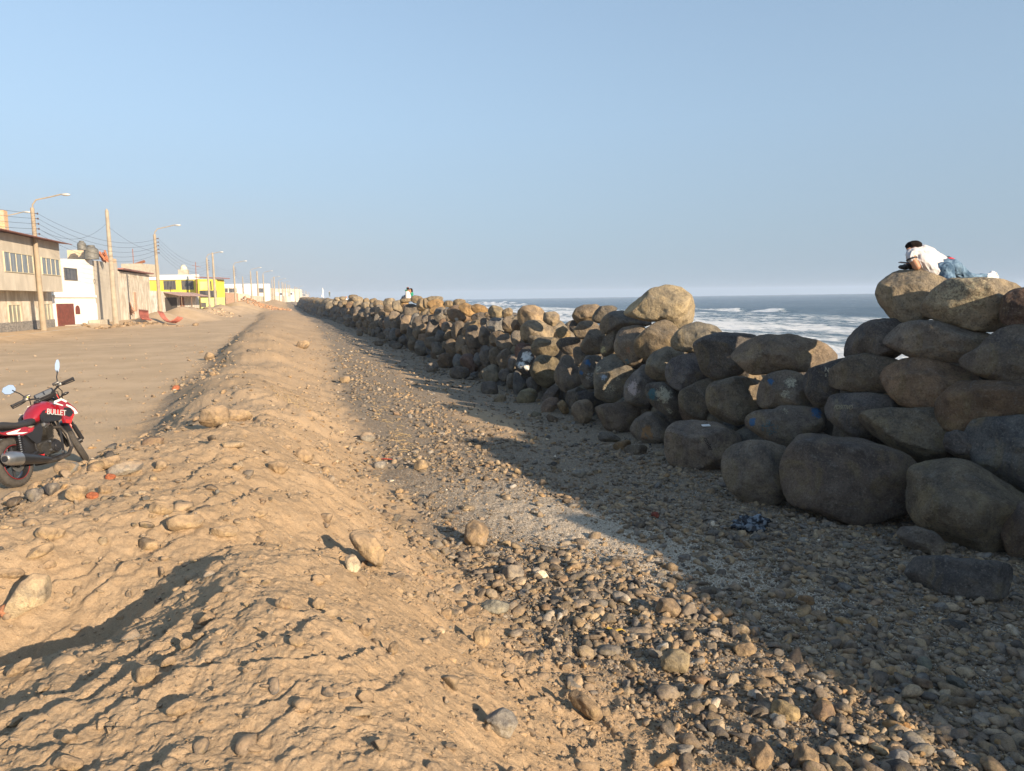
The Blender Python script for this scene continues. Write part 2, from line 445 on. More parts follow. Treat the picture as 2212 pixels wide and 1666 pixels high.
def tz(x, y, fine=True):
    z = tz0(x, y)
    r = np.hypot(x, y)
    L = xl(y); R = xr(y)
    berm = sstep(L - 0.5, L + 0.6, x) * (1 - sstep(R - 0.1, R + 0.7, x))
    z = z + 0.10 * fbm2(x * 0.55, y * 0.45, 3) * (0.35 + berm * 1.3) + 0.08 * berm * fbm2(x * 0.8 + 11, y * 0.5, 3) * sstep(6, 11, y)
    if fine:
        # small eroded ledges on the trodden sand, their drops facing away from the low sun
        k = sstep(60, 8, r)
        for (fq, am, wr, sd_) in ((1.5, 0.055, 1.5, 0.0), (3.4, 0.026, 1.7, 31.0), (7.5, 0.009, 1.6, 77.0)):
            tt = (-0.72 * x + 0.69 * y) * fq + wr * fbm2(x * fq * 0.45 + sd_, y * fq * 0.45, 3, 0.6)
            fr = tt - np.floor(tt)
            saw = np.where(fr < 0.86, fr / 0.86, (1 - fr) / 0.14)
            msk = np.clip(0.55 + 1.6 * fbm2(x * fq * 0.5 + sd_ + 5, y * fq * 0.5 + 9, 2), 0, 1.2)
            z = z + k * am * saw * msk * (0.16 + 0.84 * berm)
        z = z + 0.034 * fbm2(x * 2.0, y * 2.0, 5, 0.6) * (0.25 + berm) * k
        z = z + 0.016 * fbm2(x * 14, y * 14, 4, 0.7) * sstep(25, 6, r)
        z = z + 0.0045 * fbm2(x * 45, y * 45, 2, 0.6) * sstep(9, 3, r)
        # footprints and hollows
        for (fx, fy, rr, dd) in HOLLOWS:
            d = np.hypot(x - fx, y - fy) / rr
            z = z - dd * np.exp(-d * d * 2.2)
    return z
HOLLOWS = []
_hr = random.Random(5)
for i in range(46):
    yy = _hr.uniform(1.5, 11); xx = _hr.uniform(float(xl(yy)) + 0.2, float(xr(yy)) - 0.1)
    HOLLOWS.append((xx, yy, _hr.uniform(0.08, 0.20), _hr.uniform(0.015, 0.05)))
HOLLOWS += [(-1.35, 2.2, 0.55, 0.16), (-0.9, 2.9, 0.45, 0.13), (-1.9, 3.1, 0.5, 0.10), (-1.5, 4.4, 0.5, 0.10), (0.55, 2.1, 0.3, 0.07)]

def grid_mesh(name, rr, aa, zf, attrf, mats):
    Rg, Ag = np.meshgrid(rr, aa, indexing='ij')
    x = (Rg * np.sin(Ag)).ravel(); y = (Rg * np.cos(Ag)).ravel()
    z = zf(x, y)
    n, m = len(rr), len(aa)
    idx = np.arange(n * m).reshape(n, m)
    f = np.stack([idx[:-1, :-1], idx[:-1, 1:], idx[1:, 1:], idx[1:, :-1]], -1).reshape(-1, 4)[:, ::-1]
    return mesh_np(name, np.stack([x, y, z], 1), f, True, mats, None, attrf(x, y, z))
ang = np.concatenate([np.linspace(-180, -60, 60, endpoint=False), np.linspace(-60, -24, 120, endpoint=False),
                      np.linspace(-24, 58, 900, endpoint=False), np.linspace(58, 90, 60, endpoint=False), np.linspace(90, 180, 50)]) * math.pi / 180
pit = np.linspace(rad(62), rad(1.6), 900)
rr = 1.75 / np.tan(pit)
rr = np.concatenate([[0.01, 0.2, 0.4, 0.6], rr[rr > 0.8], np.geomspace(rr[-1] * 1.02, 900, 120)])
def gattr(x, y, z):
    L = xl(y); R = xr(y); B = xb(y)
    g = sstep(R - 0.55, R + 1.0, x + 0.5 * fbm2(x * 1.1, y * 0.7, 3)) * (1 - sstep(B + 12, B + 16, x))
    foot = np.exp(-((x - L - 0.1) / 0.42) ** 2) * 0.55
    g = np.maximum(g, foot * (y > 1) * (y < 70))
    patch = np.exp(-(((x - 3.2 - 0.0 * y) / 0.8) ** 2 + ((y - 12.5) / 2.2) ** 2))      # bare sand strips by the wall
    g = g * (1 - 0.75 * np.exp(-(((x - 3.3) / 0.9) ** 2 + ((y - 13) / 3.0) ** 2)))
    g = g * (1 - 0.6 * np.exp(-(((x - 2.9) / 0.5) ** 2 + ((y - 22) / 6.0) ** 2)))
    s = np.exp(-(((x - 2.75 - 0.30 * (5.6 - y)) / 1.0) ** 2 + ((y - 5.9) / 2.3) ** 2) ** 1.2)
    d = 0.6 * np.exp(-(((x + 12.5) / 5) ** 2 + ((y - 57) / 4.0) ** 2)) + 0.5 * np.exp(-(((x + 9) / 6) ** 2 + ((y - 33) / 3.0) ** 2)) \
        + 0.45 * (fbm2(x * 0.12 + 4, y * 0.35, 3) > 0.16) * (x < L - 1)
    return {'road': sstep(L + 0.2, L - 0.6, x), 'gravel': g, 'shell': s, 'damp': np.clip(d, 0, 1)}
gme = grid_mesh("ground", rr, ang, tz, gattr, [M_GROUND])
tag(link("ground", gme), kind='structure')

# ------------------------------------------------------------------ sea
SEAZ = -3.05
def seaz(x, y):
    r = np.hypot(x, y)
    s = 0
    sg = np.random.default_rng(3)
    for k in range(26):
        lam = 1.6 * 1.17 ** k
        th = rad(178) + sg.normal(0, 0.5)
        kk = 2 * math.pi / lam
        ph = kk * (x * math.cos(th) + y * math.sin(th)) + sg.uniform(0, 6.28) + 2.2 * fbm2(x / (lam * 5) + k, y / (lam * 5), 2)
        s = s + 0.0115 * lam ** 0.72 * (1 - np.abs(np.sin(ph * 0.5))) * sstep(lam * 260, lam * 120, r) 
    s = s - s.mean()
    return SEAZ + s * 1.0 + brk(x, y)[0]
def brk(x, y):
    """breaking rollers: height and foam"""
    h = 0; f = 0
    for (x0, amp, wd, y0, y1, sl) in ((112, 1.5, 3.5, 330, 900, 0.02), (74, 1.1, 2.6, 225, 330, 0.03), (58, 0.9, 2.2, 120, 205, 0.05),
                                      (62, 1.0, 2.4, 340, 520, 0.0), (150, 1.2, 4, 500, 700, 0), (43, 0.7, 1.8, 60, 110, 0.04), (120, 1.0, 3.4, 150, 230, 0.05)):
        xc = x0 + sl * (y - (y0 + y1) / 2) + 3.0 * fbm2(y / 22, y * 0 + x0, 3)
        env = sstep(y0, y0 + 14, y) * (1 - sstep(y1 - 14, y1, y)) * np.clip(0.75 + fbm2(y / 7, y * 0 + x0 * 3, 3), 0.25, 1.3)
        d = (x - xc)
        p = np.exp(-(np.where(d > 0, d / (wd * 2.2), d / (wd * 0.55))) ** 2)
        h = h + amp * env * p
        f = np.maximum(f, env * np.exp(-((d + wd * 0.4) / (wd * 0.9)) ** 2) * 1.3)
    return h, f
def sattr(x, y, z):
    band = sstep(30, 38, x) * (1 - sstep(88, 118, x))
    n = fbm2(x * 0.05, y * 0.018, 3)
    lace = fbm2(x * 0.35, y * 0.12, 4, 0.6)
    f = band * (0.52 + 0.85 * n) + 0.3 * lace * band
    f = f + 0.75 * np.exp(-((x - 20) / 4.0) ** 2)
    far = np.clip(0.18 + 0.5 * fbm2(x * 0.02 + 50, y * 0.008, 3), 0, 1) * (x > 118) * 0.5
    f = np.maximum(f, far)
    return {'foam': np.clip(np.maximum(f, brk(x, y)[1]), 0, 1.4)}
sa = np.concatenate([np.linspace(-1.5, 56, 820), np.linspace(57, 120, 60)]) * math.pi / 180
spit = np.linspace(rad(17), rad(0.24), 560)
sr = 5.0 / np.tan(spit)
sr = np.concatenate([sr, np.geomspace(sr[-1] * 1.03, 1750, 10)])
def mat_sea():
    t = NT("sea_water"); co = t.coord()
    f = t.attr('foam')
    v1 = t.mapv(co, (0.55, 0.22, 1)); v2 = t.mapv(co, (2.2, 0.8, 1))
    n1 = t.noise(v1, 1.0, 7, 0.68, 0.6); n2 = t.noise(v2, 1.0, 6, 0.7)
    k = t.math('ADD', t.math('MULTIPLY', f, 0.42), t.math('MULTIPLY', t.math('SUBTRACT', n1, 0.5), 0.9))
    k = t.math('ADD', k, t.math('MULTIPLY', t.math('SUBTRACT', n2, 0.5), 0.45))
    k = t.step(k, 0.17, 0.34)
    deep = t.mix(t.noise(v1, 0.3, 3), (0.014, 0.038, 0.062), (0.026, 0.060, 0.088))
    milky = t.mix(t.step(f, 0.15, 0.7), deep, (0.11, 0.17, 0.20))
    t.base(t.mix(k, milky, (0.74, 0.76, 0.76)))
    t.set(Roughness=t.mix(k, (0.22,) * 3, (0.8,) * 3))
    t.b.inputs['IOR'].default_value = 1.33
    t.b.inputs['Specular IOR Level'].default_value = 0.42
    nb = t.bump(t.noise(t.mapv(co, (1.1, 0.5, 1)), 0.9, 8, 0.68, 0.4), 1.0, 0.55)
    nb = t.bump(t.noise(t.mapv(co, (1.0, 0.6, 1)), 6, 5, 0.7), 0.7, 0.07, nb)
    t.set(Normal=nb)
    return t.m
M_SEA = mat_sea()
sme = grid_mesh("sea", sr, sa, seaz, sattr, [M_SEA])
tag(link("sea", sme), kind='structure')

# ------------------------------------------------------------------ boulders
def ico(sub):
    bm = bmesh.new(); bmesh.ops.create_icosphere(bm, subdivisions=sub, radius=1.0)
    v = np.array([p.co[:] for p in bm.verts]); bm.verts.index_update()
    f = np.array([[q.index for q in p.verts] for p in bm.faces]); bm.free()
    return v, f
ICO = {k: ico(k) for k in (1, 2, 3, 4, 5)}
def rad_fn(poly):
    """outline polygon (a, b) -> smooth radius by angle about its centroid"""
    P = np.array(poly, float); n = len(P); Q = np.roll(P, -1, 0)
    cr = P[:, 0] * Q[:, 1] - Q[:, 0] * P[:, 1]; A = cr.sum() / 2
    c = np.array([((P[:, 0] + Q[:, 0]) * cr).sum(), ((P[:, 1] + Q[:, 1]) * cr).sum()]) / (6 * A)
    P = P - c; Q = Q - c
    th = np.linspace(-math.pi, math.pi, 96, endpoint=False); out = []
    for t in th:
        d = np.array([math.cos(t), math.sin(t)]); best = 0
        e = Q - P; den = d[0] * e[:, 1] - d[1] * e[:, 0]
        for i in range(n):
            if abs(den[i]) < 1e-9: continue
            s = (P[i, 0] * e[i, 1] - P[i, 1] * e[i, 0]) / den[i]
            u = (P[i, 0] * d[1] - P[i, 1] * d[0]) / den[i]
            if s > 0 and -1e-6 <= u <= 1 + 1e-6: best = max(best, s)
        out.append(best)
    out = np.array(out)
    k = np.array([1, 3, 4, 3, 1]) / 12.0
    out = sum(np.roll(out, j - 2) * k[j] for j in range(5)) * 1.02
    return c, (lambda a: np.interp(a, th, out, period=2 * math.pi))
GREYS = [(0.215, 0.190, 0.155), (0.195, 0.182, 0.162), (0.235, 0.200, 0.150), (0.185, 0.165, 0.140), (0.20, 0.195, 0.180), (0.25, 0.205, 0.150), (0.165, 0.155, 0.145)]
def rock_verts(base, R, rz, seed, rough=0.07, facets=9):
    """base unit directions -> rock; x right, y up, z towards the viewer"""
    rs = np.random.default_rng(seed)
    lat = np.hypot(base[:, 0], base[:, 1]); a = np.arctan2(base[:, 1], base[:, 0])
    rr_ = R(a) if callable(R) else R
    L = np.sin(np.clip(np.arcsin(np.clip(lat, 0, 1)) * 1.0, 0, None)) ** 0.80
    p = np.stack([np.cos(a) * rr_ * L, np.sin(a) * rr_ * L, np.sign(base[:, 2]) * np.abs(base[:, 2]) ** 0.85 * rz], 1)
    m = float(np.mean(rr_))
    for k in range(facets):
        n = rs.normal(size=3); n[2] = abs(n[2]) * 1.1 + 0.55; n /= np.linalg.norm(n)
        sup = float((p @ n).max()) * rs.uniform(0.66, 0.92)
        d = p @ n - sup
        w_s = 0.022 * m
        sf = 0.9 * w_s * np.log1p(np.exp(np.clip(d / w_s, -30, 30)))
        p = p - sf[:, None] * n
    o = rs.uniform(-50, 50, 3)
    d = fbm3(p / m * 1.1 + o, 3) * rough * 2.4 * m + fbm3(p / m * 3.4 + o, 5, .62) * rough * 1.15 * m
    nn = p / (np.linalg.norm(p, axis=1, keepdims=True) + 1e-6)
    tw = 0.35 + 0.65 * np.abs(base[:, 2])
    return p + nn * (d * tw)[:, None]
def face_x(y, z): return xb(y) + 0.42 * (z + 0.55)
_MT = 1.2 * 1.0022 ** np.arange(2600)
def march(px, py, fine=False):
    """first hit of a pixel's ray with the wall face or the land"""
    d = ray(px, py); d = d / np.linalg.norm(d)
    P = CP + d * _MT[:, None]
    hf = P[:, 0] > face_x(P[:, 1], P[:, 2])
    hg = P[:, 2] < (tz(P[:, 0], P[:, 1]) if fine else tz0(P[:, 0], P[:, 1]))
    i = int(np.argmax(hf | hg))
    if not (hf | hg)[i]: return P[-1], 'far'
    return P[i], ('face' if hf[i] else 'ground')
placed = {}
def frame_at(px, py):
    z = -ray(px, py); z = z / np.linalg.norm(z)
    right = CM[:, 0] - z * (CM[:, 0] @ z); right /= np.linalg.norm(right)
    return right, np.cross(z, right), z
def add_boulder(poly, label=None, col=None, seed=0, thick=0.8, mat=None, sub=4, group=None, name="boulder", cat="boulder", back=0.0, dist=None, rough=0.082, fine=False, infl=1.035):
    """poly: outline in view pixels"""
    P = [(p[0], -p[1]) for p in poly]
    c, R = rad_fn(P)
    px, py = c[0], -c[1]
    bot = max(p[1] for p in poly)
    q, kind = march(px, bot - 1, fine)
    fw = CM @ np.array([0, 0, -1.0])
    if dist is None:
        if kind == 'ground': D = (q - CP) @ fw
        else:
            q2, k2 = march(px, py); D = (q2 - CP) @ fw
        D += back
    else: D = dist
    s = D / 1540.0
    Rm = lambda a: R(a) * s
    mean = float(np.mean(Rm(np.linspace(-3, 3, 24))))
    rz = mean * thick
    xs = [p[0] for p in poly]; ys = [p[1] for p in poly]
    if dist is None and kind != 'ground': D += rz * 0.55
    else: D += rz * 0.25
    s2 = D / 1540.0
    ctr = CP + ray(px, py) * D
    v = rock_verts(ICO[sub][0], lambda a: R(a) * s2 * infl, rz, seed, rough)
    r_, u_, z_ = frame_at(px, py)
    v = v[:, :1] * r_ + v[:, 1:2] * u_ + v[:, 2:3] * z_
    if col is None: col = GREYS[seed % len(GREYS)]
    if cat == 'boulder' and max(col) < 0.26: col = tuple(k_ * q_ * (0.82 + 0.42 * ((seed * 37) % 11) / 10) for k_, q_ in zip((0.92, 0.88, 0.85), col))  # darkens shaded stones in the colour, with random jitter; sunlit pale ones keep theirs
    me = mesh_np(name, v, ICO[sub][1], True, [mat or M_STONE], cols=np.tile(np.array(col), (len(v), 1)))
    o = link(name, me); o.location = ctr
    tag(o, label, cat, group or ('boulders of the sea wall' if cat == 'boulder' else None))
    placed[seed] = (o, v + ctr, ICO[sub][1], D)
    return o
def PL(v, flat_):
    return [V(v, flat_[i], flat_[i + 1]) for i in range(0, len(flat_), 2)]
def EL(v, cx, cy, rx, ry, rot=0.0, seed=0):
    rs = random.Random(seed * 7 + 1); out = []
    c, s = math.cos(rad(rot)), math.sin(rad(rot))
    for k in range(10):
        a = k * math.pi / 5
        q = 1 + rs.uniform(-0.10, 0.10)
        x = rx * math.copysign(abs(math.cos(a)) ** 0.85, math.cos(a)) * q; y = ry * math.copysign(abs(math.sin(a)) ** 0.85, math.sin(a)) * q
        out.append(V(v, cx + x * c - y * s, cy + x * s + y * c))
    return out
WARM = (0.27, 0.215, 0.14); PALE = (0.30, 0.26, 0.195); BROWN = (0.225, 0.165, 0.115); DARK = (0.135, 0.130, 0.128); REDD = (0.23, 0.15, 0.125); BLUE = (0.17, 0.18, 0.185)
OCHRE = (0.36, 0.24, 0.115)
TR = [
 (1, 'g', (570,760,600,640,700,550,830,480,960,490,1120,550,1290,640,1300,740,1230,860,1150,1000,960,1070,770,1090,640,990,590,880), 'large round speckled boulder under the lying man\'s chest and arms', PALE, .85),
 (2, 'g', (1110,900,1180,800,1210,720,1290,640,1360,580,1650,590,1900,610,2080,640,2190,700,2150,800,2100,900,2050,1000,1990,1090,1880,1170,1640,1150,1400,1080,1200,1010,1120,960), 'broad cracked boulder with sunlit top hiding the lying man\'s legs', PALE, .7),
 (3, 'g', (1950,960,1975,800,2040,710,2166,660,2300,680,2400,850,2350,1050,2200,1120,2050,1110,1970,1050), 'reddish dark boulder cut by the right frame edge, level with the lying man\'s feet', (0.15,0.105,0.085), .9),
 (4, 'g', (195,1380,210,1240,300,1130,450,1060,600,1040,740,1040,800,1100,800,1300,780,1420,700,1480,520,1450,400,1440,300,1450,215,1470), 'dark boulder below and left of the lying man\'s round boulder, beside the gap with sea', DARK, .9),
 (5, 'g', (620,1210,700,1130,900,1070,1100,1055,1300,1080,1600,1150,1780,1210,1900,1250,1860,1340,1700,1450,1540,1500,1350,1510,1150,1490,950,1440,760,1370,670,1300), 'wide flat boulder with a hooked crease, directly under the lying man\'s two boulders', (0.215,0.20,0.175), .75),
 (6, 'g', (1530,1510,1600,1430,1740,1350,1830,1230,1960,1130,2090,1100,2250,1110,2500,1250,2500,1600,2300,1800,2000,1740,1750,1640,1600,1570), 'pointed boulder with a small sunlit patch at the right frame edge', (0.19,0.175,0.155), .75),
 (7, 'g', (-20,1700,0,1620,130,1530,230,1450,400,1435,560,1450,740,1500,760,1620,700,1800,560,1850,300,1840,100,1790,0,1760), 'smooth egg-shaped boulder resting on the boulder lettered POSITIVO', (0.175,0.155,0.125), .8),
 (8, 'g', (607,1640,640,1560,760,1495,900,1465,1100,1480,1350,1525,1500,1590,1600,1690,1467,1760,1330,1880,1290,1990,1090,2030,850,1980,750,1900,680,1790), 'rounded brown boulder under the hooked-crease boulder', BROWN, .8),
 (9, 'h', (1070,240,1090,170,1150,100,1240,35,1400,35,1600,60,1800,100,1850,250,1660,310,1450,330,1360,380,1290,430,1150,400,1075,350), 'angular brown boulder with a sharp left facet near the right edge', BROWN, .8),
 (10, 'h', (1095,480,1110,420,1180,400,1290,440,1340,520,1310,600,1200,610,1110,580), 'small dark boulder wedged deep between four big ones near the right edge', DARK, .8),
 (11, 'h', (1290,490,1310,400,1350,345,1450,310,1670,305,1900,320,2000,600,1900,850,1670,860,1560,830,1450,740,1350,640,1310,560), 'bluish boulder with a pale streaked top at the right frame edge', BLUE, .8),
 (12, 'h', (855,940,870,820,880,740,920,640,1000,605,1150,600,1300,640,1420,720,1560,840,1650,900,1640,1000,1600,1150,1540,1260,1350,1290,1200,1260,1080,1190,960,1120,880,1030), 'huge speckled bottom boulder with a pale left flank, second largest in the wall', (0.215,0.19,0.145), .8),
 (13, 'h', (1540,1180,1560,1080,1620,1000,1700,930,1900,900,2000,1100,1900,1400,1666,1390,1570,1300), 'brown bottom boulder cut off by the right frame edge', (0.165,0.13,0.105), .8),
 (14, 'h', (-85,700,-60,600,0,510,60,430,200,390,330,420,480,455,620,520,760,600,870,670,880,740,860,880,800,970,640,1010,530,1050,400,1085,250,1030,100,970,-40,930,-80,820), 'the largest boulder of the wall, standing on the gravel, tapering to the right', (0.185,0.16,0.14), .75),
 (15, 'h', (490,330,500,270,600,245,850,240,1060,240,1095,340,1110,420,1095,520,1110,590,950,625,900,650,780,560,640,490,520,420,490,380), 'wide wedge-shaped boulder above and right of the largest boulder', (0.20,0.18,0.14), .8),
 (16, 'h', (185,220,220,180,300,130,500,125,640,150,740,200,700,260,600,300,520,360,490,400,540,450,400,440,300,370,220,290), 'dark boulder with the pale painted word POSITIVO', DARK, .8),
 (17, 'h', (790,1400,900,1330,1100,1330,1400,1370,1600,1400,1640,1470,1560,1560,1400,1640,1200,1640,1000,1600,850,1500), 'long low slab lying flat on the gravel before the wall, pale patch at its end', (0.15,0.15,0.15), .5),
 (18, 'h', (755,1160,790,1110,900,1115,1000,1150,1060,1220,1065,1290,1020,1325,900,1290,800,1250), 'small grey block on the gravel between the slab and the speckled bottom boulder', (0.20,0.18,0.155), .7),
 (21, 'f', (730,720,800,660,960,570,1100,550,1280,560,1450,600,1580,640,1700,700,1735,760,1690,800,1560,850,1430,900,1200,905,1050,935,960,940,880,880,830,810,760,770), 'long spindle-shaped boulder on the low saddle of the wall, tip pointing right', (0.20,0.172,0.138), .8),
 (22, 'f', (400,660,440,610,560,560,640,540,800,550,980,565,960,640,900,700,860,770,860,830,880,880,900,940,840,970,700,975,560,980,500,930,460,840,440,760), 'dark wrinkled boulder behind the left end of the spindle-shaped boulder', (0.155,0.155,0.155), .85),
 (23, 'f', (190,600,230,540,310,470,420,430,520,455,620,490,690,545,700,620,560,700,400,730,300,710,220,690,190,650), 'greenish grey boulder with one sunlit shoulder, right of the big pale cap boulder', (0.23,0.225,0.19), .85),
 (24, 'f', (130,900,140,840,200,780,330,740,400,745,440,790,470,880,500,960,400,1040,270,1095,200,1060,140,980), 'bluish black blocky boulder below the greenish grey one', (0.145,0.145,0.155), .85),
 (25, 'f', (255,1150,280,1090,400,1020,510,980,570,1000,600,1030,560,1150,580,1260,600,1330,520,1370,400,1350,310,1290,270,1230), 'brown-grey pointed boulder left of the flat-faced one in the third course', (0.185,0.165,0.135), .85),
 (26, 'f', (520,1140,540,1060,600,1020,700,985,850,965,980,985,1060,1040,1050,1120,1040,1200,1040,1260,950,1320,890,1380,800,1405,660,1370,560,1290,530,1210), 'boulder with a flat lower face and blunt ridge, left of the blue-and-white splashed one', (0.195,0.175,0.14), .85),
 (27, 'f', (1000,1150,1030,1050,1090,950,1180,910,1280,900,1400,940,1460,1010,1480,1060,1500,1180,1510,1240,1400,1250,1200,1250,1090,1260,1010,1230), 'boulder with chalky white scrawl and a blue dab below the spindle-shaped boulder', (0.165,0.15,0.13), .85),
 (28, 'f', (1440,950,1480,890,1600,850,1750,800,1850,780,1900,800,1850,910,1750,1000,1760,1080,1760,1140,1680,1190,1610,1250,1530,1220,1470,1110,1430,1020), 'blackish boulder with a pale letter N, in the low gap of the wall', (0.115,0.115,0.12), .8),
 (29, 'f', (865,1430,890,1360,950,1300,1060,1270,1160,1270,1220,1230,1300,1230,1450,1245,1610,1270,1640,1330,1660,1400,1640,1450,1500,1480,1420,1560,1350,1640,1200,1620,1070,1570,940,1530,880,1480), 'wide two-humped boulder with bright blue paint marks at both ends', (0.20,0.185,0.165), .7),
 (30, 'f', (135,1640,140,1500,180,1420,240,1370,400,1365,600,1380,700,1400,780,1480,820,1580,790,1700,700,1800,500,1850,300,1840,160,1770), 'flat-topped bottom boulder with a scrap of white litter on top', (0.20,0.175,0.15), .8),
 (31, 'f', (670,1800,700,1680,790,1600,950,1565,1120,1580,1250,1640,1300,1740,1290,1880,1270,2040,1180,2140,1020,2170,880,2120,740,2030,690,1920), 'tall rounded bottom boulder just left of the largest boulder', (0.22,0.20,0.17), .85),
 (32, 'f', (1660,830,1690,800,1730,768,1760,790,1720,815,1690,825), 'small pale sunlit rock peeping through the low gap of the wall', PALE, .8),
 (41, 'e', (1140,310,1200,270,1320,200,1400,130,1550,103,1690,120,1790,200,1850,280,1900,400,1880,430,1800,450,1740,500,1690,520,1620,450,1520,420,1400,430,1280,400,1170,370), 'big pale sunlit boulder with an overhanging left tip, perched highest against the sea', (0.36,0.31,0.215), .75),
 (42, 'e', (1255,700,1270,600,1350,510,1440,450,1540,415,1610,455,1680,540,1650,620,1620,700,1500,730,1380,790,1300,780,1260,740), 'wedge-shaped boulder right under the big pale cap boulder, half in sun', (0.235,0.205,0.155), .85),
 (43, 'e', (1050,620,1070,540,1150,480,1280,470,1370,500,1350,590,1300,680,1280,740,1370,800,1360,860,1300,895,1180,830,1080,730), 'drooping lobed boulder with red and blue paint specks on its lower lip', (0.225,0.20,0.165), .8),
 (44, 'e', (935,680,960,600,1010,530,1090,500,1120,560,1100,640,1100,720,1060,765,970,770,940,730), 'rounded boulder with yellow-white flecks left of the drooping lobed one', (0.20,0.18,0.145), .85),
 (45, 'e', (740,660,780,600,830,520,900,500,960,540,990,590,980,680,940,740,800,740,760,700), 'boulder with one thin sunlit stripe below the left shoulder cluster', (0.19,0.175,0.15), .85),
 (46, 'e', (670,370,700,310,770,275,900,270,940,300,930,350,900,400,860,440,800,450,720,460,680,430), 'boulder with sunlit crest at the left edge of the middle sea gap', (0.24,0.205,0.155), .85),
 (47, 'e', (855,400,880,330,930,290,1050,285,1110,300,1060,370,980,430,920,450,870,430), 'small shaded crest boulder second from the left of the sea gap', (0.19,0.18,0.155), .85),
 (48, 'e', (930,480,960,400,1050,320,1140,300,1200,370,1290,400,1400,430,1440,455,1280,490,1100,520,1020,550,960,550), 'dark sloping boulder tucked under the left tip of the pale cap boulder', (0.165,0.16,0.15), .8),
 (49, 'e', (675,520,740,440,810,420,890,450,940,500,950,560,860,570,760,605,700,570), 'dished boulder with an ochre stain left of the striped one', (0.19,0.165,0.13), .85),
 (50, 'e', (640,470,660,425,700,420,740,460,720,530,670,535,645,510), 'small dark knob of rock jutting into the middle sea gap', DARK, .85),
 (51, 'e', (1360,900,1380,790,1440,710,1560,675,1680,690,1760,740,1680,820,1600,880,1570,1000,1450,990,1370,940), 'rounded grey boulder between the wedge-shaped and the bluish black ones', (0.21,0.20,0.165), .85),
 (52, 'e', (1145,1120,1180,1000,1260,920,1340,840,1365,800,1400,920,1460,990,1430,1040,1400,1100,1410,1200,1430,1270,1340,1280,1230,1220,1160,1160), 'split boulder with pinkish white streaked face', (0.17,0.165,0.16), .8),
 (53, 'e', (1365,1060,1400,1020,1540,1010,1600,1060,1690,1100,1700,1180,1760,1300,1740,1350,1640,1370,1540,1310,1430,1230,1380,1140), 'boulder daubed with teal and cream paint above the rust-stained bottom boulder', (0.15,0.14,0.125), .85),
 (54, 'e', (880,920,900,840,960,780,1060,745,1150,800,1220,860,1290,910,1280,960,1210,1020,1170,1100,1180,1180,1080,1200,980,1195,890,1140,885,1020), 'five-sided boulder with white scrawls and a blue mark', (0.185,0.18,0.155), .85),
 (55, 'e', (730,920,750,850,800,760,900,750,960,770,940,850,920,930,910,1040,890,1100,820,1080,760,1020), 'oval boulder rubbed with blue paint, left of the five-sided one', (0.18,0.18,0.175), .85),
 (56, 'e', (500,960,520,880,570,770,630,727,680,760,710,840,750,920,770,1000,745,1065,680,1085,610,1110,550,1070,510,1020), 'smooth pear-shaped boulder with no paint, pointed end up', (0.21,0.19,0.165), .85),
 (57, 'e', (675,700,700,670,740,670,800,730,830,760,780,790,740,860,700,830,680,760), 'small shaded boulder above the gap between the pear-shaped and blue-rubbed ones', (0.175,0.155,0.13), .85),
 (58, 'e', (510,640,550,600,640,580,740,590,760,640,740,680,680,700,670,740,600,745,540,710), 'dark lopsided boulder with pale flecks at the foot of the middle sea gap', (0.145,0.13,0.115), .85),
 (59, 'e', (275,900,310,800,340,750,440,760,520,790,545,830,520,900,500,1010,420,1055,340,1020,290,950), 'cube-like boulder with a mossy front left of the pear-shaped one', (0.165,0.15,0.105), .85),
 (60, 'e', (130,850,160,740,200,680,260,665,320,720,310,790,300,860,300,940,230,965,160,930), 'black boulder splashed with a bright white paint blot', (0.075,0.075,0.08), .85),
 (61, 'e', (275,680,310,610,380,580,500,590,540,610,535,720,490,765,380,765,300,745), 'pillow-shaped grey boulder resting on the mossy cube-like one', (0.225,0.205,0.155), .85),
 (62, 'e', (235,620,260,560,320,540,430,580,360,630,300,670), 'small boulder tucked left of the pillow-shaped one', (0.21,0.195,0.16), .85),
 (63, 'e', (175,560,190,480,240,430,330,418,430,450,500,490,530,560,520,600,430,600,330,580,260,600,220,640,180,600), 'broad boulder half shade half sun, under the twin pale crest boulders', (0.25,0.22,0.165), .8),
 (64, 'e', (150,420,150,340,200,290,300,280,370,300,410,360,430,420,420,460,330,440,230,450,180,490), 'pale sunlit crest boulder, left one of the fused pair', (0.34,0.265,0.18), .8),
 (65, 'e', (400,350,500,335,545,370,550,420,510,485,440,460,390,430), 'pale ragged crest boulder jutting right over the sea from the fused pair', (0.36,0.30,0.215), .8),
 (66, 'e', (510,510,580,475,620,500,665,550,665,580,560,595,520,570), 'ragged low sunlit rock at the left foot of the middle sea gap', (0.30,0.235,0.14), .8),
 (67, 'e', (85,470,110,415,160,420,190,470,180,520,110,535), 'small round boulder with tiny white scratches under the fused pair', BROWN, .85),
 (68, 'e', (75,580,110,520,180,520,200,580,210,630,130,670,90,630), 'rounded grey boulder two below the fused pale pair', (0.19,0.18,0.16), .85),
 (70, 'e', (118,700,140,650,190,630,270,655,230,710,180,750,130,780), 'reddish boulder above the white paint blot', REDD, .85),
 (71, 'e', (60,800,90,750,140,740,170,780,150,850,140,900,100,910,65,870), 'grey oval boulder left of the white paint blot', (0.17,0.16,0.15), .85),
 (74, 'e', (105,1010,125,880,170,920,240,970,210,1060,150,1130,110,1115), 'upright dark slab under the white-blotted boulder', (0.105,0.11,0.115), .6),
 (75, 'e', (50,1000,110,910,125,960,110,1080,60,1050), 'narrow upright boulder left of the dark slab', (0.18,0.155,0.125), .8),
 (76, 'e', (140,1160,180,1090,260,1060,320,1090,340,1140,310,1200,230,1215,150,1200), 'yellowish green speckled boulder lying at the wall foot', (0.225,0.205,0.135), .85),
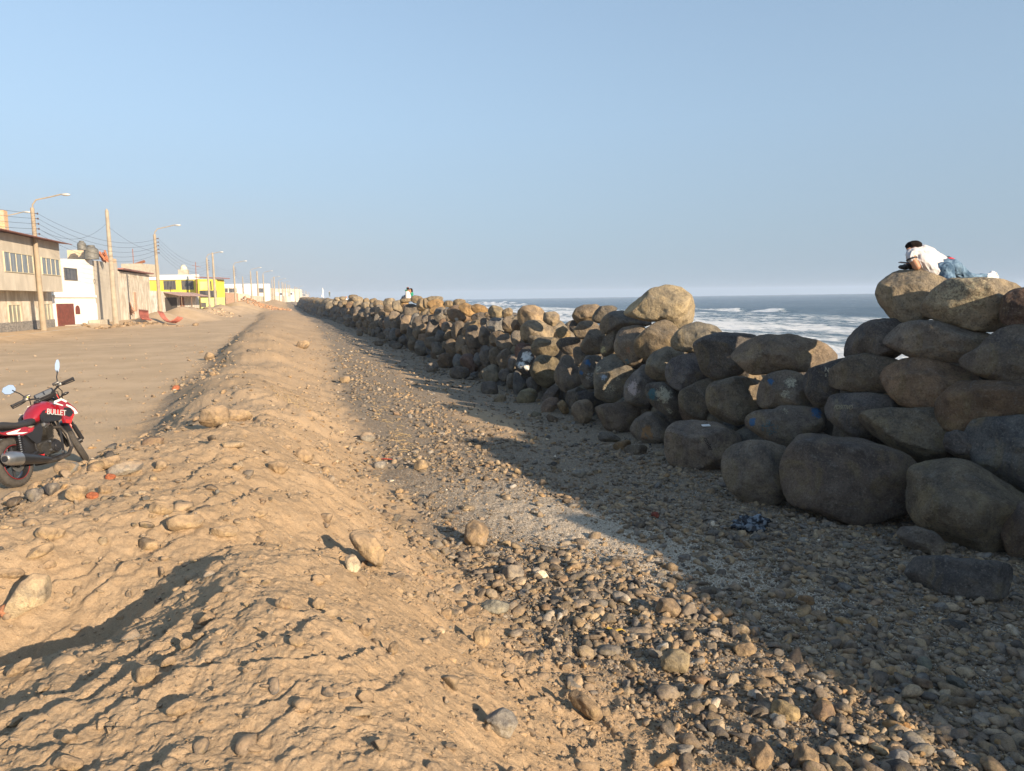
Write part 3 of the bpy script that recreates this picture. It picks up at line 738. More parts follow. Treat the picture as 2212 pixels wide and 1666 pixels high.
 (77, 'e', (215,1040,240,970,290,950,340,1020,400,1060,350,1095,260,1090), 'half-buried grey boulder behind the yellowish green one', (0.185,0.175,0.165), .85),
 (78, 'e', (370,1170,430,1080,500,1020,560,1070,550,1130,510,1180,420,1190), 'mauve-grey leaning boulder at the foot of the pear-shaped one', (0.175,0.15,0.135), .8),
 (79, 'e', (370,1260,400,1180,460,1150,530,1160,540,1240,460,1300,390,1290), 'pinkish blocky stone at the wall foot', (0.27,0.20,0.155), .85),
 (80, 'e', (600,1180,630,1090,720,1055,800,1080,790,1150,720,1210,650,1260,620,1230), 'grey dome-shaped boulder behind the black angular one', (0.19,0.175,0.155), .85),
 (81, 'e', (690,1170,720,1100,790,1090,880,1120,920,1170,980,1210,870,1240,780,1230,720,1200), 'black angular boulder with a white scrap on it', (0.075,0.075,0.08), .8),
 (82, 'e', (665,1240,700,1200,800,1165,860,1210,870,1290,840,1370,760,1400,690,1370,670,1300), 'pale brown rounded block standing on the gravel below the black angular boulder', (0.245,0.20,0.15), .85),
 (83, 'e', (870,1230,1000,1215,1200,1200,1290,1250,1360,1290,1290,1350,1240,1430,1210,1500,1080,1490,970,1440,900,1350), 'brown flat-topped bottom boulder narrowing downwards', (0.19,0.155,0.125), .8),
 (84, 'e', (1215,1470,1260,1370,1370,1290,1480,1310,1600,1400,1600,1480,1570,1560,1500,1610,1380,1600,1270,1570,1220,1520), 'rust-stained grey bottom boulder', (0.205,0.185,0.16), .85),
 (85, 'e', (525,1200,570,1170,620,1220,640,1290,600,1320,560,1290,530,1240), 'small amber stone beside the pinkish blocky one', (0.27,0.19,0.10), .85),
 (86, 'e', (905,1520,940,1480,1040,1490,1140,1550,1060,1580,930,1560), 'low flat grey stone at the foot of the rust-stained boulder', (0.21,0.20,0.175), .7),
 (87, 'e', (1035,1620,1080,1580,1200,1550,1230,1590,1170,1650,1100,1660), 'rusty orange flat stone at the foot of the rust-stained boulder', (0.26,0.17,0.085), .7),
 (88, 'e', (1160,1640,1200,1605,1340,1600,1380,1630,1370,1680,1280,1700,1180,1690), 'oblong pale stone right of the rusty orange one', (0.25,0.215,0.165), .7),
 (89, 'e', (420,1330,440,1310,540,1350,530,1380,430,1385), 'small brown brick-like stone below the pinkish block', (0.20,0.16,0.12), .7),
 (90, 'e', (270,1310,300,1280,370,1300,385,1330,300,1345), 'small flat green-grey stone below the yellowish green boulder', (0.22,0.21,0.155), .7),
]
PAINT = {}
for (sd, v, poly, lab, col, th) in TR:
    add_boulder(PL(v, poly), lab, col, sd, th, sub=5 if sd < 42 else 4, back=(0.35 if sd in (41,) else (1.2 if sd == 32 else 0.0)))

ME = [(120,150,118,38,0),(130,235,122,72,0),(155,300,110,60,-25),(325,230,75,52,0),(480,230,90,72,0),(600,310,130,75,35),(780,305,130,65,20),(500,390,205,125,20),
(200,390,85,105,20),(285,350,40,45,0),(1020,350,110,95,20),(1185,355,85,62,-35),(760,420,110,62,-10),(880,385,35,38,0),(1050,545,165,110,8),(1190,530,75,115,0),
(960,445,80,32,10),(740,540,130,80,-25),(840,500,55,60,0),(600,590,60,130,20),(465,610,100,135,15),(700,740,125,185,0),(860,690,95,140,10),(1060,750,140,120,-25),
(1140,790,120,120,0),(75,445,58,62,0),(230,510,52,72,0),(100,590,95,125,15),(300,565,78,68,0),(215,700,82,88,0),(330,670,58,88,25),(80,810,90,110,-40),(170,880,95,92,0),
(270,830,45,62,0),(370,870,92,138,-5),(520,840,92,150,0),(610,920,82,92,-30),(300,1060,135,100,5),(215,1120,80,45,0),(80,1165,82,75,0),(490,1240,140,95,0),(460,1070,78,100,0),
(650,1100,170,120,25),(760,1040,62,92,0),(870,980,88,150,0),(1010,1020,85,150,-5),(1140,1030,92,140,35),(940,1260,135,120,-20),(930,1465,135,95,5),(1080,1625,88,60,0),
(1160,1270,100,90,0),(1245,1080,58,110,0),(1230,1360,55,110,0),(705,1270,65,45,0),(800,1280,40,50,0),(645,1325,50,28,0),(690,950,38,58,0),(25,720,45,65,0)]
NE = [(1660,395,92,68,-10),(1890,405,62,48,-15),(1910,355,95,26,-3),(2080,350,100,58,5),(2140,430,78,92,0),(2205,400,50,72,0),(1790,440,78,88,0),(1990,520,112,102,0),
(1910,480,52,72,0),(1505,415,78,58,0),(1430,375,58,48,0),(1325,378,55,48,0),(1190,350,92,50,5),(1140,305,75,30,0),(1200,420,70,42,0),(1330,430,62,52,0),(1430,440,58,48,0),
(1510,475,62,52,0),(1590,560,78,72,0),(1670,480,88,52,0),(1740,600,78,78,0),(1360,530,58,72,0),(1440,520,58,62,0),(1500,540,52,62,0),(1270,540,62,62,0),(1200,510,58,58,0),
(1190,600,62,72,0),(1290,610,58,62,0),(1390,640,62,92,0),(1490,660,52,112,0),(1560,660,52,82,0),(1680,690,92,102,0),(1610,720,48,72,0),(1760,730,78,72,0),(1920,720,92,150,8),
(1810,660,48,48,0),(1850,620,38,72,0),(2040,660,62,112,15),(2110,700,112,112,-20),(2190,650,52,82,0),(1980,850,62,132,0),(2100,830,92,92,0),(2180,780,62,72,0),(2020,980,72,112,15),
(2130,1050,92,112,0),(1740,860,72,92,0),(1800,840,52,62,0),(1870,940,55,68,0),(1640,830,52,62,0),(1560,880,68,52,0),(1660,910,62,42,0),(1510,990,62,42,0),(1570,960,52,35,0),
(1780,1030,78,45,0),(1720,1000,62,45,0),(1230,835,42,52,0),(1260,790,62,36,0),(1330,820,45,30,0),(1430,840,36,60,0),(1390,820,42,56,0),(1500,800,52,46,0),(1230,720,56,56,0),
(1140,710,52,42,0),(1100,650,62,36,0),(940,650,52,46,0),(870,645,32,26,0),(1060,700,52,42,0),(1050,610,62,42,0),(930,590,52,32,0),(1000,560,46,42,0),(720,480,46,30,0),
(850,520,46,32,0),(800,440,46,36,0),(880,400,52,32,0),(950,430,42,36,0),(1010,400,42,36,0),(1080,440,46,46,0),(1100,380,52,42,0),(1080,520,42,52,0),(900,340,52,30,0),(980,330,52,30,0),
(2160,920,70,80,0),(2060,750,60,60,0),(1900,600,60,50,0),(1640,620,50,50,0),(1420,740,55,60,0),(1330,700,55,55,0)]
ORD = ['first', 'second', 'third', 'fourth', 'fifth', 'sixth', 'seventh', 'eighth', 'ninth', 'tenth', 'eleventh', 'twelfth', 'thirteenth', 'fourteenth', 'fifteenth', 'sixteenth', 'seventeenth', 'eighteenth', 'nineteenth', 'twentieth', 'twenty-first', 'twenty-second', 'twenty-third', 'twenty-fourth', 'twenty-fifth', 'twenty-sixth', 'twenty-seventh', 'twenty-eighth', 'twenty-ninth', 'thirtieth']
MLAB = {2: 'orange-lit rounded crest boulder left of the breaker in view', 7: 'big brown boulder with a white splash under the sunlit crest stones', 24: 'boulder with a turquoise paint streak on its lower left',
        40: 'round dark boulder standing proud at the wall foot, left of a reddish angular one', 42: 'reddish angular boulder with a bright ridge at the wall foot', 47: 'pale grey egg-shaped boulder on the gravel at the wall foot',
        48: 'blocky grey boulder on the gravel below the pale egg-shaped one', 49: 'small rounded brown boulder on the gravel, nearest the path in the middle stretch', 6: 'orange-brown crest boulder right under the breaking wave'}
SEL = {2: OCHRE, 5: OCHRE, 6: OCHRE, 4: WARM, 0: PALE, 1: OCHRE, 7: (0.25,0.19,0.135), 10: (0.28,0.24,0.16), 11: (0.31,0.25,0.165), 17: WARM, 47: (0.25,0.235,0.19), 42: (0.24,0.165,0.14), 40: (0.16,0.145,0.13), 49: WARM}  # ochre and pale crest tones carry the low sun in the stone colour
def courses(ents, v, stretch, labs, sel, s0):
    """name every boulder by its course and its place in it"""
    rows = {}
    info = []
    for i, e in enumerate(ents):
        px, py = V(v, e[0], e[1])
        d = 641.5 + 0.0144 * (1106 - px)
        drop = (py - d) / max(60.0, (px - 640) * 0.47)
        r = int(np.clip(drop * 5.2, 0, 5)) if drop > 0.12 else 0
        rows.setdefault(r, []).append((e[0], i))
    RN = ['crest', 'second course', 'third course', 'fourth course', 'fifth course', 'lowest course']
    for r in rows:
        for k, (_, i) in enumerate(sorted(rows[r])):
            info.append((i, r, k))
    for (i, r, k) in info:
        e = ents[i]; rs = random.Random(s0 + i)
        col = sel.get(i) or (rs.choice([WARM, PALE, (0.25, 0.21, 0.15)]) if r == 0 else rs.choice(GREYS + [BROWN, BLUE]))  # crest stones drawn paler and warmer: sunlight put into their colour
        shp = 'upright' if e[3] > e[2] * 1.3 else ('flat' if e[2] > e[3] * 1.4 else 'rounded')
        lab = labs.get(i) or ('%s boulder, %s from left in the %s, %s' % (shp, ORD[min(k, 29)], RN[r], stretch))
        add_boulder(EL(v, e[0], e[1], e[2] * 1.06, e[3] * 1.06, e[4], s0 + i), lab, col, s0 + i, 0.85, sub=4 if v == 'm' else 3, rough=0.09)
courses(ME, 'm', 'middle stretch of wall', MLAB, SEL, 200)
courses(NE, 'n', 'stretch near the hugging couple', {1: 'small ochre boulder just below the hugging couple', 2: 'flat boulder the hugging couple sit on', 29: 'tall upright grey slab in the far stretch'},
        {1: OCHRE, 2: WARM, 29: (0.22, 0.215, 0.20)}, 400)

def batch_rocks(name, items, sub, mat, seed):
    """items: list of (pos, (rx, ry, rz), col); one mesh"""
    rs = np.random.default_rng(seed); B, Fc = ICO[sub]; vs = []; fs = []; cs = []; off = 0
    for k, (pos, r, col) in enumerate(items):
        v = rock_verts(B, 1.0, 1.0, int(rs.integers(1e6)), 0.09, 5) * np.array(r)
        q = rs.normal(size=4); q /= np.linalg.norm(q); w_, x_, y_, z_ = q
        Rm = np.array([[1-2*(y_*y_+z_*z_), 2*(x_*y_-z_*w_), 2*(x_*z_+y_*w_)], [2*(x_*y_+z_*w_), 1-2*(x_*x_+z_*z_), 2*(y_*z_-x_*w_)], [2*(x_*z_-y_*w_), 2*(y_*z_+x_*w_), 1-2*(x_*x_+y_*y_)]])
        vs.append(v @ Rm.T + pos); fs.append(Fc + off); off += len(v); cs.append(np.tile(np.array(col), (len(v), 1)))
    return mesh_np(name, np.concatenate(vs), np.concatenate(fs), True, [mat], cols=np.concatenate(cs))
# fill: the packed body of the wall behind its face, its crest and its seaward side
def crest(y):
    return np.interp(y, [0.6, 2.2, 4.0, 5.2, 6.2, 7.4, 8.3, 10.6, 11.5, 13.5, 14.5, 16.5, 17.5, 20, 60, 120, 260], [3.6, 2.5, 2.0, 1.65, 1.5, 0.75, 0.45, 0.75, 1.1, 1.05, 0.45, 0.5, 1.0, 1.15, 1.45, 1.6, 2.4])  # unseen near end is raised so its shadow covers wall face and gravel
items = []; rs = random.Random(3)
y = -14.0
while y < 270:
    stp = 0.62 if y < 60 else 0.9
    top = float(crest(y))
    nlev = int((top + 0.7) / (stp * 0.75))
    for k in range(nlev + 1):
        z = -0.75 + (top + 0.5) * k / max(nlev, 1)
        sz = stp * rs.uniform(0.50, 0.66) * (1.35 if y > 95 else 1)
        bx = float(xb(y)) + 0.42 * (z + 0.55) + (0.62 if y < 95 else -0.1) + rs.uniform(-0.1, 0.15) * (1 if y < 95 else 3.0)
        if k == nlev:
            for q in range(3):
                items.append((np.array([bx + 0.2 + q * 0.7, y + rs.uniform(-.3, .3), z - 0.05 + rs.uniform(-.12, .12)]), (sz, sz * 0.85, sz * 0.8), rs.choice([WARM, PALE, GREYS[2], OCHRE, GREYS[5]])))  # warm pale crest colours stand for sunlit tops
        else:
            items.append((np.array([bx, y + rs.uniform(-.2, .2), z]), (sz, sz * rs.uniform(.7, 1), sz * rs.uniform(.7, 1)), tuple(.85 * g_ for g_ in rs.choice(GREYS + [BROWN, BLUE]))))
        # seaward side
        if k % 2 == 0 and y < 60:
            items.append((np.array([float(xb(y)) + 0.42 * (top + .55) + 1.6 + 0.8 * (top - z) + rs.uniform(-.2, .2), y, z]), (sz * 1.2, sz, sz), rs.choice(GREYS)))
    y += stp * 0.8
fill = link("packed_boulders", batch_rocks("packed_boulders", items, 3, M_STONE, 5))
tag(fill, 'countless boulders packed behind the face of the sea wall and along its far end', 'boulders', kind='stuff')
# added core that blocks light through the wall; its dark colour is gap shade
ys = np.concatenate([np.arange(-16, 60, 1.0), np.arange(60, 275, 4.0)])
prof = []
for yy in ys:
    b = float(xb(yy)); t_ = float(crest(yy)) - 0.25
    prof.append([(b + 0.75, yy, -1.2), (b + 0.42 * (t_ + .55) + 0.75, yy, t_), (b + 0.42 * (t_ + .55) + 2.2, yy, t_ - 0.1), (b + 6.0, yy, -3.3)])
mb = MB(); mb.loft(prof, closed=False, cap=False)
core = mb.build("gap_shade_core", flat("gap_shade_dark", (0.10, 0.09, 0.078), 0.95, bumpd=0.1, bscale=5), None)
tag(core, 'added core inside the sea wall, blocking light, coloured as shade in boulder gaps', 'rubble', kind='stuff')

# ------------------------------------------------------------------ loose gravel and pebbles
PAL = np.array([(0.12, 0.115, 0.11), (0.17, 0.165, 0.155), (0.215, 0.20, 0.18), (0.26, 0.22, 0.165), (0.31, 0.25, 0.17), (0.20, 0.20, 0.195),
                (0.15, 0.155, 0.155), (0.34, 0.29, 0.22), (0.30, 0.20, 0.10), (0.08, 0.078, 0.078), (0.24, 0.17, 0.12), (0.60, 0.57, 0.50)])
PW = np.array([.12, .13, .14, .12, .12, .08, .08, .08, .035, .05, .03, .015]); PW /= PW.sum()
def pebbles(name, x, y, s, col, embed, sub, seed, mat):
    rs = np.random.default_rng(seed); B, Fc = ICO[sub]; n = len(x)
    z = tz(x, y)
    sc = np.stack([s * rs.uniform(0.75, 1.35, n), s * rs.uniform(0.6, 1.0, n), s * rs.uniform(0.38, 0.75, n)], 1)
    P = np.repeat(B[None], n, 0).astype(np.float32)
    for k in range(7):        # cut facets
        nv = rs.normal(size=(n, 3)); nv /= np.linalg.norm(nv, axis=1, keepdims=True)
        d = np.einsum('nij,nj->ni', P, nv) - rs.uniform(0.34, 0.74, (n, 1))
        P = P - np.where(d > 0, d, 0)[..., None] * nv[:, None, :]
    P *= (1 + rs.uniform(-0.025, 0.025, (n, len(B), 1)))
    P *= sc[:, None, :]
    az = rs.uniform(0, 6.28, n); tl = rs.normal(0, 0.32, n); c, s_ = np.cos(az), np.sin(az); ct, st = np.cos(tl), np.sin(tl)
    X = P[..., 0] * ct[:, None] + P[..., 2] * st[:, None]; Z = -P[..., 0] * st[:, None] + P[..., 2] * ct[:, None]; Y = P[..., 1]
    wx = X * c[:, None] - Y * s_[:, None] + x[:, None]; wy = X * s_[:, None] + Y * c[:, None] + y[:, None]
    wz = Z + z[:, None] + (sc[:, 2] * embed)[:, None]
    vs = np.stack([wx, wy, wz], -1).reshape(-1, 3)
    fs = (Fc[None] + (np.arange(n) * len(B))[:, None, None]).reshape(-1, 3)
    return mesh_np(name, vs, fs, False, [mat], cols=np.repeat(col, len(B), 0))
def scatter(n, seed, dens, smin_px, smax, pw, amin=-22, amax=56, pmin=1.3, pmax=52):
    rs = np.random.default_rng(seed)
    a = rs.uniform(rad(amin), rad(amax), n); p = rs.uniform(rad(pmin), rad(pmax), n)
    r = 2.2 / np.tan(p); x = r * np.sin(a); y = r * np.cos(a)
    keep = rs.random(n) < dens(x, y)
    x, y, r = x[keep], y[keep], r[keep]
    lo = smin_px * r / 712.0; lo = np.minimum(lo, smax * 0.8)
    u = rs.random(len(x)); s = (lo ** -pw + u * (smax ** -pw - lo ** -pw)) ** (-1 / pw)
    return x, y, s
def dens_gravel(x, y):
    R = xr(y); B = xb(y)
    g = sstep(R - 0.35, R + 0.8, x) * (x < B + 1.2)
    n = np.clip(0.62 + 1.4 * fbm2(x * 0.9, y * 0.6, 3), 0.08, 1)
    g = g * n * (1 - 0.6 * np.exp(-(((x - 3.3) / 0.9) ** 2 + ((y - 13) / 3.0) ** 2))) * (1 - 0.7 * np.exp(-(((x - 2.9) / 0.5) ** 2 + ((y - 22) / 6.0) ** 2)))
    g = g * (1 - 0.6 * np.exp(-(((x - 2.6 - 0.28 * (5.6 - y)) / 0.7) ** 2 + ((y - 5.9) / 1.7) ** 2)))
    return g
def dens_berm(x, y):
    L = xl(y); R = xr(y)
    foot = np.exp(-((x - L - 0.25) / 0.55) ** 2) * 0.8 * np.clip(0.6 + fbm2(x * .8, y * .5, 2) * 2, 0, 1)
    sides = 0.085 + 0.26 * np.exp(-((x - R + 0.35) / 0.45) ** 2)
    b = np.maximum(foot, sides * sstep(L, L + .4, x) * (1 - sstep(R - 0.1, R + 0.2, x)))
    road = 0.06 * (x < L) + 0.10 * (x < L - 5) * (y > 60)
    return np.maximum(b, road) * (x < R + 0.2)
def colors(n, seed, sandy=0.0):
    rs = np.random.default_rng(seed); c = PAL[rs.choice(len(PAL), n, p=PW)] * rs.uniform(0.75, 1.45, (n, 1))
    k = rs.random((n, 1)) * sandy
    return c * (1 - k) + np.array([0.40, 0.29, 0.18]) * k
x, y, s = scatter(175000, 21, dens_gravel, 1.2, 0.075, 1.8)
big = s > 0.020
tag(link("gravel", pebbles("gravel", x[~big], y[~big], s[~big], colors((~big).sum(), 1, 0.8), 0.35, 1, 2, M_STONE_S)), 'grey and tan gravel between the sand bank and the boulder wall', 'gravel', kind='stuff')
tag(link("cobbles", pebbles("cobbles", x[big], y[big], s[big], colors(big.sum(), 3, 0.65), 0.35, 2, 4, M_STONE_S)), 'fist-sized cobbles strewn through the gravel', 'cobbles', kind='stuff')
x, y, s = scatter(125000, 31, dens_berm, 1.0, 0.07, 1.75)
tag(link("bank_pebbles", pebbles("bank_pebbles", x, y, s, colors(len(x), 5, 0.85), 0.12, 2, 6, M_STONE_D)), 'dusty pebbles set in the sand bank, its foot and the dirt road', 'pebbles', kind='stuff')

x, y, s = scatter(9000, 41, lambda x, y: dens_gravel(x, y) * sstep(9, 5, np.hypot(x, y)) * 0.55 + dens_gravel(x, y) * 0.12, 3.2, 0.095, 1.3, pmin=3)
tag(link("rubble_stones", pebbles("rubble_stones", x, y, s, colors(len(x), 43, 0.4), 0.3, 2, 44, M_STONE_S)), 'bigger broken stones among the gravel, grey, tan and reddish', 'stones', kind='stuff')
def dens_foot(x, y):
    L = xl(y); R = xr(y)
    return np.clip((0.55 * np.exp(-((x - L - 0.35) / 0.5) ** 2) + 0.05) * np.clip(0.3 + 2.2 * fbm2(x * .9 + 3, y * .6, 2), 0, 1), 0, 1) * (x > L - 0.9) * (x < R) * (y > 3.5)
x, y, s = scatter(80000, 51, dens_foot, 1.6, 0.10, 1.35)
tag(link("bank_rubble", pebbles("bank_rubble", x, y, s, colors(len(x), 53, 0.9), 0.3, 2, 54, M_STONE_S)), 'rubble stones gathered along the left foot of the sand bank', 'rubble', kind='stuff')
# ------------------------------------------------------------------ writing and paint on the boulders
def bvh_of(seed):
    o, v, f, D = placed[seed]
    return BVHTree.FromPolygons([tuple(p) for p in v], [tuple(int(i) for i in q) for q in f])
def hit(bv, px, py):
    d = Vector(ray(px, py)).normalized()
    r = bv.ray_cast(Vector(CP), d)
    return r[0], d
def paint(seed, spots):
    o = placed[seed][0]; bv = bvh_of(seed); L = []
    for (v, x, y, r, c, thr, sc) in spots:
        px, py = V(v, x, y); h, d = hit(bv, px, py)
        if h is None: continue
        q = h - Vector(o.location); rr_ = r / (VIEWS[v][2] * 1.8445) * placed[seed][3] / 1540.0
        L.append((q.x, q.y, q.z, rr_, c, thr, sc))
    o.data.materials[0] = mat_stone("painted_stone", 1.0, paint=L)
def lettering(seed, text, v, x, y, hgt, ang=0.0, col=(0.42, 0.38, 0.27), name="lettering", shear=0.0, wid=1.0):
    """painted letters laid on the stone's own surface"""
    cu = bpy.data.curves.new("t", 'FONT'); cu.body = text; cu.size = 1.0; cu.offset = 0.012
    to = bpy.data.objects.new("t", cu); COL.objects.link(to)
    dg = bpy.context.evaluated_depsgraph_get(); me = bpy.data.meshes.new_from_object(to.evaluated_get(dg))
    bpy.data.objects.remove(to)
    bm = bmesh.new(); bm.from_mesh(me)
    bmesh.ops.subdivide_edges(bm, edges=[e for e in bm.edges if e.calc_length() > 0.15], cuts=3)
    bv = bvh_of(seed); o = placed[seed][0]; ca, sa_ = math.cos(rad(ang)), math.sin(rad(ang)); bad = []
    for q in bm.verts:
        lx = (q.co.x * wid + q.co.y * shear) * hgt; ly = -q.co.y * hgt
        px, py = V(v, x + lx * ca - ly * sa_, y + lx * sa_ + ly * ca)
        h, d = hit(bv, px, py)
        if h is None: bad.append(q); q.co = Vector(CP); continue
        q.co = h - d * 0.006 - Vector(o.location)
    if bad: bmesh.ops.delete(bm, geom=bad, context='VERTS')
    bm.to_mesh(me); bm.free(); me.materials.clear()
    t = NT("worn_paint"); t.base(col)
    me.materials.append(t.m)
    return link(name, me, o)
W_ = (0.60, 0.60, 0.56); CR = (0.42, 0.40, 0.30); BL = (0.035, 0.12, 0.26); TE = (0.05, 0.14, 0.17)
paint(60, [('e', 235, 770, 75, (0.66, 0.68, 0.66), 0.60, 6), ('e', 180, 840, 60, (0.66, 0.68, 0.66), 0.60, 6), ('e', 235, 860, 45, (0.66, 0.68, 0.66), 0.60, 6)])
paint(27, [('f', 1310, 1010, 90, CR, 0.66, 22), ('f', 1120, 1000, 45, BL, 0.60, 16), ('f', 1260, 1120, 90, CR, 0.70, 22)])
paint(29, [('f', 945, 1385, 60, BL, 0.60, 14), ('f', 1560, 1290, 80, BL, 0.60, 14), ('f', 1100, 1440, 160, TE, 0.72, 14), ('f', 1260, 1280, 60, CR, 0.72, 22)])
paint(52, [('e', 1240, 1060, 110, (0.42, 0.36, 0.34), 0.63, 12)])
paint(53, [('e', 1430, 1130, 90, TE, 0.63, 10), ('e', 1530, 1130, 120, CR, 0.64, 14), ('e', 1590, 1280, 70, CR, 0.70, 20)])
paint(54, [('e', 910, 880, 60, CR, 0.68, 18), ('e', 970, 960, 50, (0.34, 0.42, 0.50), 0.66, 14), ('e', 1020, 1070, 110, CR, 0.71, 22), ('e', 1100, 970, 50, CR, 0.70, 20)])
paint(55, [('e', 810, 820, 60, BL, 0.64, 10), ('e', 750, 920, 40, BL, 0.64, 10), ('e', 840, 960, 110, (0.36, 0.36, 0.34), 0.70, 16)])
paint(43, [('e', 1180, 820, 70, TE, 0.70, 16), ('e', 1200, 700, 60, (0.30, 0.16, 0.09), 0.70, 18)])
paint(44, [('e', 960, 700, 60, (0.45, 0.38, 0.18), 0.67, 20)])
paint(84, [('e', 1370, 1490, 110, (0.30, 0.17, 0.075), 0.64, 7)])
paint(2, [('g', 1500, 720, 520, (0.40, 0.35, 0.23), 0.70, 16)])
paint(200 + 24, [('m', 1020, 840, 65, (0.05, 0.24, 0.27), 0.60, 6)])
paint(200 + 7, [('m', 440, 455, 40, (0.5, 0.5, 0.47), 0.62, 8)])
lettering(16, "POSITIVO", 'h', 262, 240, 44, 2, (0.27, 0.235, 0.15), shear=0.25, wid=0.72)
lettering(16, "SE", 'h', 268, 190, 30, 2, (0.19, 0.175, 0.13), wid=0.9)
lettering(28, "N", 'f', 1628, 905, 60, 8, (0.33, 0.30, 0.23))
lettering(28, "E", 'f', 1632, 955, 45, 8, (0.26, 0.24, 0.18))
lettering(30, "omler", 'f', 480, 1540, 58, 62, (0.05, 0.04, 0.035))

